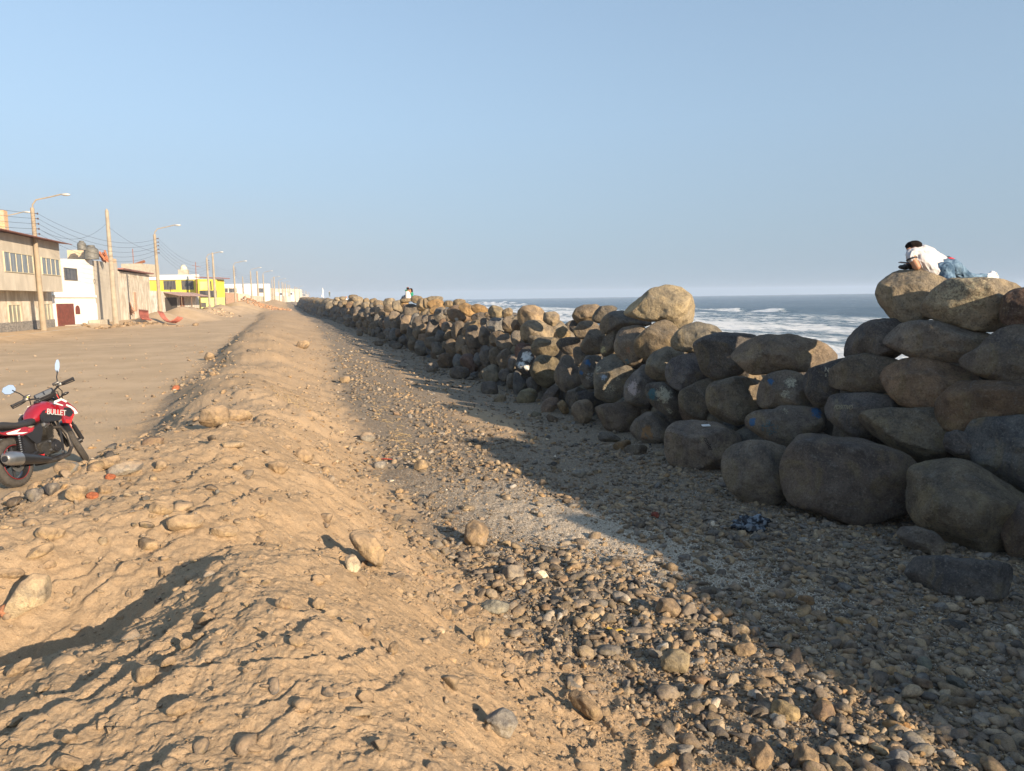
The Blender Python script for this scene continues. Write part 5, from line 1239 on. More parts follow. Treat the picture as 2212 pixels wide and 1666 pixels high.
mb = MB(); mb.box((hb.L / 2 + .3, hb.sg * -1.4, 5.75), (hb.L + 1.4, 3.6, .14), Matrix.Rotation(.05, 3, 'Y')); mb.build("roof", M_TIN, hb.root)
mb = MB(); mb.box((hb.L / 2, hb.sg * -1.7, 1.1), (hb.L - .2, 3, 2.98)); mb.build("ground_floor", P_LIME, hb.root)
u0, u1, z0, z1 = hb.rect(*y_(748, 1030), *y_(820, 1086)); hb.slab("gate", M_FRAMED, u0, u1, z0, z1, -.198, -.15)
rehang(hb, h6)
mb = MB(); c = atF(*y_(545, 680), F6 + 3); mb.box((c[0], c[1], c[2] + .3), (1.5, 1.5, 1.1)); 
tag(mb.build("tank_plinth", M_CONC), 'square concrete plinth under the cream tank on the yellow house', 'plinth')
tank("water_tank", 'cream water tank on a plinth above the yellow house', 'y', 505, 556, 585, 648, F6 + 3, flat("tank_cream", (0.62, 0.55, 0.42), .6))
mb = MB(); c = atF(*y_(712, 1000), 112); d_ = atF(*y_(692, 520), 112); mb.tube([c, d_], [.07, .05], 6); mb.tube([np.array(d_) + [-.5, 0, -.5], np.array(d_) + [.7, 0, -.8]], .03, 5)
tag(mb.build("antenna_mast", M_RUST), 'thin antenna mast with crossbar before the yellow house', 'mast')
# row beyond
def simple(name, label, x0, y0, x1, y1, F0_, F1_, mat, wins=(), dep=8, view='y', wm=None):
    p = V(view, x0, y0); q = V(view, x1, y1); A = xyF(p[0], F0_); B = xyF(q[0], F1_)
    zl = CAMZ + (641.5 + .0144 * (1106 - p[0]) - p[1]) / 1540 * F0_; zr = CAMZ + (641.5 + .0144 * (1106 - q[0]) - q[1]) / 1540 * F1_
    hh = House(name, label, A, B, dep, (zl, zr), mat)
    for (a, b_, c, d_) in wins: wy(hh, a, b_, c, d_, M_FRAMED, wm or G_DARK, 2, t=.14)
    return hh
simple("brick_shack", 'low shack of patched brick right of the yellow house', 1045, 905, 1235, 915, 128, 140, M_BRICK)
simple("plaster_shack", 'low shack of cream plaster and brick behind the fifth lamp pole', 1237, 915, 1382, 930, 140, 150, P_CREAM)
simple("grey_shack", 'low grey shack with a faded tin shutter', 1385, 945, 1560, 955, 152, 172, P_WEATH)
simple("long_white_house", 'long white two-storey house with a row of dark upper windows', 1040, 812, 1412, 838, 188, 196, P_OLDW, [(1045, 850, 1098, 900), (1112, 850, 1190, 905), (1205, 850, 1262, 905), (1282, 850, 1325, 908), (1350, 852, 1415, 908)])
simple("tall_white_house", 'taller white house at the end of the long white house', 1415, 800, 1640, 800, 192, 210, P_WHITE, [(1490, 850, 1558, 905)])
simple("tan_house", 'narrow tan house behind the tall white one', 1640, 850, 1702, 858, 230, 250, P_CREAM)
simple("small_white_house", 'small distant white house with two dark windows', 1704, 905, 1940, 905, 300, 330, P_WHITE, [(1750, 910, 1790, 935), (1888, 908, 1910, 932)])
simple("far_grey_house", 'distant grey house behind the small white one', 1890, 858, 2035, 870, 360, 380, P_CREAM)
simple("far_low_house", 'last low hazy house before the row of poles ends', 2036, 915, 2120, 935, 400, 460, P_OLDW, [(2040, 925, 2075, 945)])
simple("far_base_house", 'low tan house under the small white one', 1700, 950, 1890, 955, 285, 300, P_CREAM)
# leftmost second lamp's brick column on the grey house
mb = MB(); c = atF(*z_(20, 440), 56); mb.box((c[0], c[1], c[2] + .5), (.75, .75, 2.4)); 
tag(mb.build("brick_column", brickm("brick_orange", (0.50, 0.28, 0.13))), 'unfinished orange brick column on the grey house at the left edge', 'column')

# ------------------------------------------------------------------ poles, lamps, wires
M_POLE = flat("pole_tan", (0.31, 0.255, 0.185), .9, var=.2, scale=2, bumpd=.01); M_POLEG = flat("pole_grey", (0.33, 0.285, 0.22), .9, var=.2, scale=2, bumpd=.01)
M_LAMP = flat("lamp_grey", (0.50, 0.50, 0.47), .4, .3); M_INS = flat("insulator", (0.10, 0.06, 0.05), .4); M_WIRE = flat("wire_black", (0.05, 0.05, 0.055), .6)
def lamp_post(x, ytop, label, armpx=None, H=8.0, mat=None, base=0.0):
    hy = 641.5 + .0144 * (1106 - x); F = (H - CAMZ) * 1540 / (hy - ytop)
    p = atF(x, ytop, F); root = empty("lamp_post", (p[0], p[1], base)); tag(root, label, 'street lamp', 'street lamps along the dirt road')
    sd_ = 10 if F < 130 else 6
    mb = MB(); mb.tube([(0, 0, -.5), (0, 0, H - base)], [.19, .115], sd_ + 2); mb.build("pole", mat or M_POLE, root, True)
    Ht = H - base; L = 1.8
    mb = MB(); mb.tube([(0, 0, Ht - .3), (.04, 0, Ht + .2), (.28, -.05, Ht + .5), (1.1, -.15, Ht + .68), (L, -.3, Ht + .85)], .045, 6); arm = mb.build("arm", M_POLE, root, True)
    mb = MB(); mb.ball((L + .25, -.33, Ht + .83), (.28, .12, .09), sub=2); mb.build("lamp_head", M_LAMP, root, True)
    if F < 140:
        for k in range(5):
            mb = MB(); mb.box((0.16, 0, Ht - .35 - .32 * k), (.20, .06, .04)); mb.ball((.27, 0, Ht - .35 - .32 * k), (.055, .055, .075), sub=1); mb.build("insulator", M_INS, root)
    return root, F, H
def plain_pole(x, ytop, label, H=9.3, r=(.24, .13), mat=None):
    hy = 641.5 + .0144 * (1106 - x); F = (H - CAMZ) * 1540 / (hy - ytop); p = atF(x, ytop, F)
    mb = MB(); mb.tube([(0, 0, -.5), (0, 0, H)], list(r), 12); mb.tube([(0, 0, H + .001), (0, 0, H + .16)], [r[1] * .9, r[1] * .35], 12)
    o = mb.build("utility_pole", mat or M_POLEG, None, True); o.location = (p[0], p[1], 0)
    return tag(o, label, 'pole', 'bare poles along the dirt road')
L1 = lamp_post(70, 456, 'nearest street lamp, on a tan pole before the grey house')
L2 = lamp_post(334, 511, 'street lamp between the peeling house and the yellow house')
L3 = lamp_post(446.5, 560, 'street lamp whose arm passes behind a bare pole, at the yellow house', mat=M_POLEG)
L4 = lamp_post(504.5, 576.5, 'street lamp before the low brick shack', mat=M_POLEG)
L5 = lamp_post(541, 588.5, 'street lamp before the grey shack', mat=M_POLEG)
L6 = lamp_post(568, 594.5, 'street lamp before the tall white house', mat=M_POLEG)
L7 = lamp_post(587, 605, 'street lamp before the narrow tan house', mat=M_POLEG)
L8 = lamp_post(602, 609, 'street lamp left of the small distant white house', mat=M_POLEG)
L9 = lamp_post(612.5, 614, 'tiny hazy street lamp over the small distant white house', mat=M_POLEG)
L10 = lamp_post(646, 622.5, 'farthest readable street lamp, near the end of the row', mat=M_POLEG)
L0 = lamp_post(3, 486, 'street lamp rising behind the grey house roof, cut by the frame', H=8.6)
plain_pole(231, 462, 'tall bare concrete pole before the blank grey wall')
plain_pole(459, 550, 'bare concrete pole right of the yellow house bay')
plain_pole(555, 588.5, 'bare concrete pole before the tall white house', r=(.30, .18))
plain_pole(524, 600, 'thin bare pole among the low shacks', H=7.5, r=(.14, .10))
plain_pole(591.5, 600, 'bare pole before the narrow tan house', r=(.28, .15))
FARP = ((609, 611, 'slim hazy pole left of the tiny lamp over the small white house'), (616, 614, 'slim hazy pole right of that tiny lamp, over the small white house'), (621.5, 616, 'slim hazy pole between the two windows of the small white house'),
        (625.5, 617, 'slim hazy pole by the right window of the small white house'), (636.5, 620.5, 'hazy pole at the right end of the small white house'), (639.5, 621.5, 'hazy pole just left of the distant grey house corner'),
        (642, 622, 'hazy pole touching the distant grey house'), (652.5, 627, 'first faint pole past the farthest readable lamp'), (656, 628, 'second faint pole past the farthest readable lamp'),
        (659.5, 629, 'third faint pole past the farthest readable lamp'), (662.5, 630.5, 'fourth faint pole past the farthest readable lamp'), (666, 632, 'next to last faint pole of the row'), (669, 633.5, 'last faint pole of the row'))
for (x, yt, lb) in FARP: plain_pole(x, yt, lb, H=8.5, r=(.25, .16))
def wire(p, q, sag, label):
    p = Vector(p); q = Vector(q); n = 18
    pts = [p.lerp(q, k / n) - Vector((0, 0, sag * 4 * (k / n) * (1 - k / n))) for k in range(n + 1)]
    mb = MB(); mb.tube(pts, .009, 4, caps=False); return tag(mb.build("power_line", M_WIRE, None, True), label, 'wire', 'power lines between the lamp poles')
def ends(Lp, k): r, F, H = Lp; return (r.location.x + .27, r.location.y, H - .35 - .32 * k)
WN = ['topmost', 'second', 'third', 'fourth', 'lowest']
SP = [(L1, L2, 'nearest lamp post to the next one', 1.0), (L2, L3, 'second lamp post to the third', 1.1), (L3, L4, 'third lamp post to the fourth', .8), (L4, L5, 'fourth lamp post to the fifth', .9)]
for (a, b_, tx, sg_) in SP:
    for k in range(5): wire(ends(a, k), ends(b_, k), sg_ * (1 + .06 * k), '%s power line from the %s' % (WN[k], tx))
e1 = Vector(ends(L1, 0)); off = Vector((-2.2, -30, .6))
for k in range(5):
    q = Vector(ends(L1, k)); wire(q, q + Vector((-1.5, -32, .4)), .8, '%s power line from the nearest lamp post out of frame' % WN[k])
wire(ends(L1, 3), atF(229, 484, L1[1] + 12), .9, 'single service wire from the nearest lamp post to the bare concrete pole')
wire(atF(232, 488, L1[1] + 12), ends(L2, 4), .4, 'single wire from the bare concrete pole to the second lamp post')

# ------------------------------------------------------------------ corrugated sheets and rubble by the road
def tin_sheet(cx, cy, w_, l_, rot, lift, label, curl=0.0):
    p = ground_at(cx, cy); n = 24; mb = MB()
    rows = []
    for j in range(7):
        v_ = j / 6; rows.append([Vector(((k / n - .5) * w_, (v_ - .5) * l_, .05 * math.sin(k * math.pi / 1.5) + lift * v_ + curl * (v_ - .5) ** 2 * 4)) for k in range(n + 1)])
    mb.loft(rows, closed=False, cap=False)
    o = mb.build("corrugated_sheet", flat("tin_red", (0.36, 0.12, 0.09), .6, var=.3, scale=3), None, True); o.location = p + np.array([0, 0, .12]); o.rotation_euler = (0.1, 0.15, rot)
    sm = o.modifiers.new("t", 'SOLIDIFY'); sm.thickness = .02
    return tag(o, label, 'tin sheet', 'red tin sheets thrown on the dirt')
tin_sheet(312, 699, .7, 1.1, .5, .6, 'crumpled red corrugated sheet left by the dirt heap', .3)
tin_sheet(366, 703, .8, 1.7, 1.2, .3, 'curled red corrugated sheet with a dark underside, right of the crumpled one', .6)
def rubble(name, label, cx, cy, n, spread, mat, smin, smax, seed, colr):
    rs = np.random.default_rng(seed); p = ground_at(cx, cy); x = p[0] + rs.normal(0, spread[0], n); y = p[1] + rs.normal(0, spread[1], n)
    s = rs.uniform(smin, smax, n); c = np.array(colr) * rs.uniform(.7, 1.2, (n, 1))
    return tag(link(name, pebbles(name, x, y, s, c, .3, 2, seed, mat)), label, 'rubble', kind='stuff')
rubble("stone_rubble", 'dusty stones heaped at the foot of the bare concrete pole', 275, 703, 70, (1.7, .5), M_STONE_S, .08, .3, 61, (0.36, 0.27, 0.18))
rubble("brick_rubble", 'spill of pale and orange brick rubble before the grey shack', 560, 659, 420, (2.6, 5), M_STONE_S, .12, .35, 62, (0.55, 0.33, 0.20))
rubble("stone_rubble", 'pale broken slabs on the dirt heap before the yellow house', 450, 674, 60, (1.6, 2), M_STONE_S, .1, .4, 63, (0.46, 0.37, 0.27))
# ------------------------------------------------------------------ motorcycle (local: x forward, y left, z up; rear axle over the origin)
def text_mesh(text, M, mat, name, parent, size=1.0, ext=0.004, wid=1.0, shear=0.0):
    cu = bpy.data.curves.new("t", 'FONT'); cu.body = text; cu.size = size; cu.extrude = ext; cu.shear = shear
    to = bpy.data.objects.new("t", cu); COL.objects.link(to)
    me = bpy.data.meshes.new_from_object(to.evaluated_get(bpy.context.evaluated_depsgraph_get())); bpy.data.objects.remove(to)
    me.transform(M @ Matrix.Diagonal((wid, 1, 1, 1))); me.materials.clear(); me.materials.append(mat)
    return link(name, me, parent)
K_BLACK = flat("bike_black", (0.018, 0.018, 0.020), .35, spec=.5); K_RED = flat("bike_red", (0.26, 0.010, 0.020), .22, spec=.6, coat=.6, var=.1); K_BRED = flat("bike_bright_red", (0.62, 0.03, 0.03), .4)
K_SEAT = flat("bike_seat", (0.028, 0.028, 0.030), .65, var=.2); K_TYRE = flat("bike_tyre", (0.055, 0.050, 0.045), .9, var=.3, scale=20); K_STEEL = flat("bike_steel", (0.42, 0.42, 0.42), .35, .9); K_DIRT = flat("bike_engine", (0.06, 0.056, 0.05), .55, .5, var=.5, scale=14)
K_WHITE = flat("bike_white", (0.78, 0.78, 0.74), .35); K_YEL = flat("bike_yellow", (0.7, 0.55, 0.02), .4)
tm = NT("mirror_glass"); tm.base((0.85, 0.88, 0.92)).set(Roughness=.04, Metallic=1.0); K_MIR = tm.m
rc = atz(172, 1001, float(tz(np.array([-2.7]), np.array([9.3]))[0]))
hd = Vector((math.sin(YAW + rad(1)), math.cos(YAW + rad(1)), 0))
WB = 1.27
bike = empty("motorcycle", Vector(rc) - hd * (WB - .03) + Vector((0.02, 0, 0)))
tag(bike, 'parked red and black motorcycle leaning on its stand beside the sand bank', 'motorcycle')
bike.scale = (.87, .87, .87)
bike.location = Vector(rc) - hd * (WB - .03) * .87 + Vector((0.02, 0, 0))
bike.rotation_euler = (Matrix.Rotation(math.atan2(hd.y, hd.x), 3, 'Z') @ Matrix.Rotation(rad(-11), 3, 'X')).to_euler()
AX = Vector((0.93, 0, 0.98)); AXD = (Vector((1.17, 0, 0.45)) - AX).normalized()
ST_ = Matrix.Translation(AX) @ Matrix.Rotation(rad(-38), 4, AXD) @ Matrix.Translation(-AX)
def bt(mb, name, mat, par, smooth=True, steer=False, sub=0):
    if steer: bmesh.ops.transform(mb.bm, matrix=ST_, verts=mb.bm.verts[:])
    return mb.build(name, mat, par, smooth, sub)
def wheel(cx, name, steer, wd):
    mb = MB(); mb.torus((cx, 0, .305), .252, .053, seg=48, rs=12, sq=wd); ty = bt(mb, name, K_TYRE, bike, True, steer)
    mb = MB()
    for k in range(60):
        a = 2 * math.pi * k / 60
        for sy in (-1, 0, 1):
            mb.box((cx + .3045 * math.cos(a + sy * .03), sy * .022 * wd, .305 + .3045 * math.sin(a + sy * .03)), (.006, .014, .016), Matrix.Rotation(-a, 3, 'Y'))
    bt(mb, "tread", K_TYRE, ty, False, steer)
    mb = MB(); mb.torus((cx, 0, .305), .212, .022, seg=48, rs=8, sq=2.0 * wd)
    for k in range(6):
        a = k * math.pi / 3 + .3; mb.tube([(cx + .03 * math.cos(a), 0, .305 + .03 * math.sin(a)), (cx + .20 * math.cos(a), 0, .305 + .20 * math.sin(a))], [.024, .015], 6)
    mb.tube([(cx, -.09, .305), (cx, .09, .305)], .04, 12)
    bt(mb, "rim", K_BLACK, ty, True, steer)
    mb = MB()
    for sy in (-1, 1): mb.torus((cx, sy * .046 * wd, .305), .214, .004, seg=40, rs=5)
    bt(mb, "rim_stripe", flat("stripe_red", (0.22, 0.012, 0.015), .5), ty, True, steer)
    mb = MB(); mb.torus((cx, .055 if name == 'front_wheel' else -.06, .305), .10, .022, seg=24, rs=6, sq=.12); bt(mb, "brake_disc", K_STEEL, ty, True, steer)
wheel(0, "rear_wheel", False, 1.15); wheel(WB, "front_wheel", True, .85)
# front end
for sy in (-1, 1):
    mb = MB(); mb.tube([(WB, sy * .095, .305), (1.175, sy * .095, .52)], .029, 10); mb.tube([(1.175, sy * .095, .52), (.94, sy * .095, .99)], .019, 10); fl = bt(mb, "fork_leg", K_BLACK, bike, True, True)
    mb = MB(); mb.tube([(1.15, sy * .095, .575), (1.03, sy * .095, .815)], .0205, 10); bt(mb, "stanchion", K_STEEL, fl, True, True)
mb = MB(); rings = []
for k in range(15):
    a = rad(18 + k * 9.5); c = Vector((WB + .0, 0, .305)); o_ = Vector((math.cos(a), 0, math.sin(a))); w_ = .062 * (1 - .25 * abs(k / 14 - .4))
    rings.append([c + o_ * (.325 + .03 * math.cos(t) ) + Vector((0, w_ * math.sin(t), 0)) for t in np.linspace(-1.5, 1.5, 9)] + [c + o_ * (.318 + .03 * math.cos(t)) + Vector((0, (w_ - .006) * math.sin(t), 0)) for t in np.linspace(1.5, -1.5, 9)])
mb.loft(rings); bt(mb, "front_fender", K_BLACK, bike, True, True)
mb = MB(); mb.box((WB + .16, -.02, .62), (.05, .13, .07), Matrix.Rotation(.5, 3, 'Y'), .01); mb.tube([(WB + .05, -.09, .70), (WB + .17, -.08, .58), (WB + .15, -.07, .50)], [.02, .028, .006], 6); bt(mb, "red_cloth", K_BRED, bike, True, True)
mb = MB(); mb.loft([[(x0, y0 * 1.0, z0) for (y0, z0) in [(-w0, zb), (w0, zb), (w0 * 1.15, (zb + zt) / 2), (w0 * .6, zt), (-w0 * .6, zt), (-w0 * 1.15, (zb + zt) / 2)]] for (x0, w0, zb, zt) in ((1.05, .09, .80, 1.02), (1.14, .115, .76, 1.03), (1.24, .095, .80, .97), (1.27, .06, .83, .93))]); hl = bt(mb, "headlight", K_BLACK, bike, True, True, 1)
for sy in (-1, 1):
    mb = MB(); mb.prism([(1.06, .78), (1.16, .74), (1.24, .80), (1.15, .90), (1.10, 1.0)], sy * .120, sy * .135); bt(mb, "fairing_panel", K_BRED, hl, False, True)
mb = MB(); mb.box((.985, 0, 1.035), (.15, .25, .075), Matrix.Rotation(rad(-38), 3, 'Y'), .025); ic = bt(mb, "instrument_cluster", K_BLACK, bike, True, True)
mb = MB()
for sy in (-1, 1): mb.box((.962, sy * .055, 1.068), (.07, .095, .008), Matrix.Rotation(rad(-38), 3, 'Y'), .003)
mb.box((.925, 0, 1.03), (.012, .15, .02), Matrix.Rotation(rad(-38), 3, 'Y')); bt(mb, "gauge_face", flat("gauge", (0.16, 0.17, 0.18), .3), ic, False, True)
HB = [(.78, -.36, 1.07), (.86, -.23, 1.08), (.90, -.14, 1.05), (.93, -.07, 1.0), (.93, .07, 1.0), (.90, .14, 1.05), (.86, .23, 1.08), (.78, .36, 1.07)]
mb = MB(); mb.tube(HB, .0125, 8); hb_ = bt(mb, "handlebar", K_BLACK, bike, True, True)
for sy in (-1, 1):
    mb = MB(); mb.tube([(.855, sy * .245, 1.08), (.775, sy * .375, 1.07)], .019, 10); mb.tube([(.775, sy * .374, 1.07), (.768, sy * .39, 1.069)], .022, 10); bt(mb, "grip", K_SEAT, hb_, True, True)
    mb = MB(); mb.tube([(.93, sy * .21, 1.075), (.90, sy * .28, 1.055), (.85, sy * .38, 1.045), (.845, sy * .395, 1.048)], [.009, .008, .007, .011], 7); bt(mb, "lever", K_BLACK, hb_, True, True)
    mb = MB(); mb.box((.868, sy * .215, 1.085), (.05, .06, .05), None, .01); mb.box((.90, sy * .185, 1.115), (.07, .09, .035), None, .01); bt(mb, "switch_housing", K_BLACK, hb_, True, True)
    mb = MB(); mb.tube([(.90, sy * .20, 1.10), (.905, sy * .235, 1.19), (.93, sy * .27, 1.24), (.94, sy * .285, 1.27)], .0075, 7)
    mi = bt(mb, "mirror", K_BLACK, bike, True, True)
    C = Vector((.955, sy * .315, 1.325)); pl = [(-.072, -.02), (-.045, -.05), (.02, -.052), (.065, -.028), (.078, .012), (.045, .046), (-.03, .052), (-.07, .028)]
    Rm = Matrix.Rotation(sy * rad(58), 3, 'X') @ Matrix.Identity(3)
    def mp(a, b_, t): return C + Vector((t, a * math.cos(rad(50)) * sy * 1.0 - b_ * math.sin(rad(50)) * sy * -1 * 0 , a * math.sin(rad(50)) + b_ * .9)) if sy < 0 else C + Vector((t, a, b_ * 1.1 - .03))
    mb = MB(); mb.loft([[mp(a * 1.1, b_ * 1.1, .03) for a, b_ in pl], [mp(a * 1.1, b_ * 1.1, .0) for a, b_ in pl]]); bt(mb, "mirror_shell", K_BLACK, mi, False, True)
    mb = MB(); mb.loft([[mp(a, b_, -.001) for a, b_ in pl], [mp(a, b_, -.004) for a, b_ in pl]]); bt(mb, "mirror_glass", K_MIR, mi, False, True)
    mb = MB(); mb.tube([(1.10, sy * .10, .93), (1.12, sy * .17, .95)], .008, 6); mb.ball((1.13, sy * .215, .957), (.03, .055, .02), sub=2); bt(mb, "turn_signal", K_BLACK, bike, True, True)
mb = MB(); mb.box((.87, .19, 1.10), (.03, .03, .015)); bt(mb, "yellow_switch", K_YEL, hb_, False, True)
mb = MB(); mb.tube([(.91, -.17, 1.09), (1.0, -.20, 1.0), (1.06, -.15, .90), (1.02, -.08, .80)], .007, 6); mb.tube([(.93, -.1, 1.05), (1.05, -.15, 1.02), (1.10, -.12, .85), (1.2, -.1, .55)], .006, 6); mb.tube([(.91, .17, 1.09), (1.0, .20, 1.0), (1.0, .12, .88)], .007, 6); bt(mb, "cables", K_BLACK, bike, True, True)
# tank, seat, tail
def section(x, w_, zb, zt, e=2.6, n=18):
    r = []
    for k in range(n):
        a = 2 * math.pi * k / n; c, s_ = math.cos(a), math.sin(a)
        r.append((x, w_ * math.copysign(abs(c) ** (2 / e), c), (zb + zt) / 2 + (zt - zb) / 2 * math.copysign(abs(s_) ** (2 / e), s_)))
    return r
mb = MB(); mb.loft([section(*q) for q in ((.47, .07, .72, .79), (.52, .105, .71, .86), (.62, .135, .70, .935), (.74, .155, .69, .965), (.84, .15, .70, .955), (.92, .11, .73, .92), (.96, .06, .78, .88))]); tk = bt(mb, "fuel_tank", K_RED, bike, True)
mb = MB(); mb.tube([(.72, 0, .955), (.72, 0, .985)], [.045, .035], 14); bt(mb, "fuel_cap", K_BLACK, tk, True)
for sy in (-1, 1):
    def pan(pts, y0, y1, name, mat, par):
        mb = MB(); mb.prism(pts, sy * y0, sy * y1); return bt(mb, name, mat, par, False)
    lo = pan([(.50, .70), (.80, .665), (.90, .70), (.95, .80), (.80, .80), (.60, .845), (.52, .80)], .130, .168, "lower_tank_panel", K_BLACK, tk)
    sh_ = pan([(.82, .92), (.95, .935), (1.06, .87), (1.17, .77), (1.20, .70), (1.10, .69), (.98, .585), (.88, .62), (.86, .75)], .148, .185, "tank_shroud", K_RED, bike)
    pan([(.93, .82), (1.06, .80), (1.10, .70), (.99, .68), (.90, .72)], .1852, .189, "shroud_insert", K_BLACK, sh_)
    pan([(.78, .935), (.93, .95), (1.03, .895), (1.00, .88), (.92, .925), (.80, .905), (.93, .855), (.915, .845), (.76, .90)], .1852, .190, "white_stripe", K_WHITE, sh_)
    pan([(1.00, .855), (1.08, .82), (1.14, .77), (1.185, .70), (1.11, .695), (1.12, .74), (1.07, .79), (.99, .835)], .1852, .190, "white_stripe", K_WHITE, sh_)
    pan([(.90, .615), (.98, .59), (1.09, .69), (1.075, .715), (.98, .635), (.91, .655)], .1852, .190, "red_stripe", K_BRED, sh_)
    pan([(.57, .815), (.62, .845), (.86, .80), (.93, .74), (.88, .73), (.80, .76)], .1682, .170, "red_flash", K_BRED, lo)
    M_ = Matrix.Translation((.56 if sy < 0 else .96, sy * .194, .79 if sy < 0 else .70)) @ Matrix.Rotation(0 if sy < 0 else math.pi, 4, 'Z') @ Matrix.Rotation(math.pi / 2, 4, 'X') @ Matrix.Rotation(rad(-13 if sy < 0 else 13), 4, 'Z')
    text_mesh("BULLET", M_, flat("letter_silver", (0.50, 0.50, 0.50), .4), "lettering", lo, .110, .003, 1.0, .2)
    pan([(-.18, .70), (.22, .70), (.36, .655), (.33, .62), (.15, .60), (-.15, .665), (-.40, .78), (-.38, .82)], .088, .118, "tail_fairing", K_RED, bike)
    pan([(-.12, .682), (.14, .688), (.05, .655), (.24, .625), (.14, .622), (-.10, .66)], .1182, .121, "tail_decal", K_WHITE, bike)
    pan([(.18, .62), (.52, .70), (.52, .60), (.42, .46), (.34, .45)], .085, .115, "side_cover", K_BLACK, bike)
    mb = MB(); mb.tube([(.02, sy * .125, .33), (.08, sy * .115, .62)], .012, 8)
    sk = bt(mb, "shock_absorber", K_STEEL, bike, True)
    mb = MB(); mb.tube([(.02 + .06 * t + 0, sy * .12 + .034 * math.cos(t * 55), .35 + .25 * t + 0) if False else (.025 + .055 * t + .034 * math.sin(t * 55), sy * .12 + .034 * math.cos(t * 55), .36 + .24 * t) for t in np.linspace(0, 1, 110)], .007, 5); bt(mb, "spring", K_BLACK, sk, True)
    mb = MB(); mb.tube([(.30, sy * .10, .32), (.30, sy * .21, .33)], .014, 8); bt(mb, "footpeg", K_BLACK, bike, True)
    mb = MB(); mb.tube([(0, sy * .10, .305), (.40, sy * .09, .36)], .02, 8); bt(mb, "swingarm", K_BLACK, bike, True)
text_mesh("BULLET", Matrix.Translation((.26, -.1185, .632)) @ Matrix.Rotation(math.pi / 2, 4, 'X') @ Matrix.Rotation(rad(8), 4, 'Z'), K_BRED, "small_lettering", bike, .035, .001)
mb = MB(); mb.loft([section(*q) for q in ((-.36, .05, .80, .84), (-.28, .10, .765, .85), (-.05, .12, .72, .825), (.12, .13, .69, .785), (.30, .13, .68, .765), (.44, .10, .69, .785), (.52, .06, .71, .78))]); bt(mb, "seat", K_SEAT, bike, True)
mb = MB(); mb.tube([(-.22, -.13, .79), (-.42, -.10, .84), (-.44, 0, .85), (-.42, .10, .84), (-.22, .13, .79)], .013, 7); bt(mb, "grab_rail", K_BLACK, bike)
mb = MB(); mb.loft([section(*q) for q in ((-.48, .03, .74, .78), (-.38, .07, .70, .80), (-.2, .09, .64, .74))]); bt(mb, "tail_light", K_BRED, bike)
mb = MB(); mb.loft([[(-.35 - .02 * k, y0, .66 - .075 * k) for y0 in (-.09, .09)] + [(-.37 - .02 * k, y0, .66 - .075 * k) for y0 in (.09, -.09)] for k in range(4)]); bt(mb, "rear_mudguard", K_BLACK, bike, False)
# frame, engine, exhaust
mb = MB()
for sy in (-1, 1):
    mb.tube([(.93, sy * .03, .93), (.60, sy * .08, .72), (.35, sy * .10, .64), (-.25, sy * .09, .72)], .016, 8)
    mb.tube([(.95, sy * .03, .86), (.90, sy * .07, .50), (.80, sy * .10, .22), (.40, sy * .10, .22), (.33, sy * .09, .40), (.38, sy * .10, .66)], .016, 8)
bt(mb, "frame", K_BLACK, bike)
mb = MB(); mb.box((.55, 0, .36), (.36, .24, .20), None, .04); mb.tube([(.62, -.15, .36), (.62, .15, .36)], .095, 20); mb.tube([(.44, -.14, .36), (.44, .14, .36)], .085, 20); mb.box((.60, 0, .20), (.30, .16, .08), None, .02)
en = bt(mb, "engine", K_DIRT, bike)
mb = MB(); mb.tube([(.62, -.15, .36), (.62, -.18, .36)], [.085, .075], 24); mb.tube([(.62, -.18, .36), (.62, -.188, .36)], [.05, .045], 20); bt(mb, "clutch_cover", K_BLACK, en)
text_mesh("SPEED", Matrix.Translation((.575, -.1885, .35)) @ Matrix.Rotation(math.pi / 2, 4, 'X'), K_STEEL, "cover_lettering", en, .028, .001) if False else None
mb = MB()
for k in range(8): mb.box((.665 + .008 * k, 0, .475 + .020 * k), (.15, .17, .008), Matrix.Rotation(rad(-14), 3, 'Y'))
mb.box((.69, 0, .55), (.11, .12, .20), Matrix.Rotation(rad(-14), 3, 'Y')); bt(mb, "cylinder", K_DIRT, en, False)
mb = MB(); mb.box((.70, 0, .655), (.13, .13, .06), Matrix.Rotation(rad(-14), 3, 'Y'), .015); mb.tube([(.66, -.07, .66), (.57, -.10, .67)], .028, 10); bt(mb, "carburettor", K_STEEL, en)
for q in ((.52, -.145, .44), (.50, -.145, .33), (.70, -.15, .26)):
    mb = MB(); mb.tube([q, (q[0], q[1] - .02, q[2])], .014, 8); bt(mb, "bolt", K_STEEL, en)
mb = MB(); mb.tube([(.76, -.03, .60), (.90, -.08, .58), (.955, -.11, .46), (.93, -.14, .28), (.80, -.16, .20), (.55, -.165, .18), (.38, -.165, .20), (.26, -.17, .24)], [.022, .022, .023, .025, .026, .028, .030, .034], 12); bt(mb, "exhaust_pipe", flat("bike_exhaust", (0.07, 0.062, 0.055), .5, .5, var=.6, scale=10), bike)
mb = MB(); rings = []
for (x0, r0, z0, y0) in ((.42, .035, .215, -.165), (.28, .055, .25, -.17), (.05, .072, .31, -.18), (-.16, .085, .36, -.19), (-.22, .082, .375, -.19)):
    rings.append([(x0, y0 + r0 * .85 * math.cos(t), z0 + r0 * math.sin(t)) for t in np.linspace(0, 2 * math.pi, 16, endpoint=False)])
mb.loft(rings); mf = bt(mb, "muffler", K_BLACK, bike)
mb = MB(); rings = []
for (x0, r0, z0) in ((-.12, .087, .352), (-.24, .092, .378), (-.33, .075, .392), (-.35, .055, .396)):
    rings.append([(x0, -.19 + r0 * .85 * math.cos(t), z0 + r0 * math.sin(t)) for t in np.linspace(0, 2 * math.pi, 16, endpoint=False)])
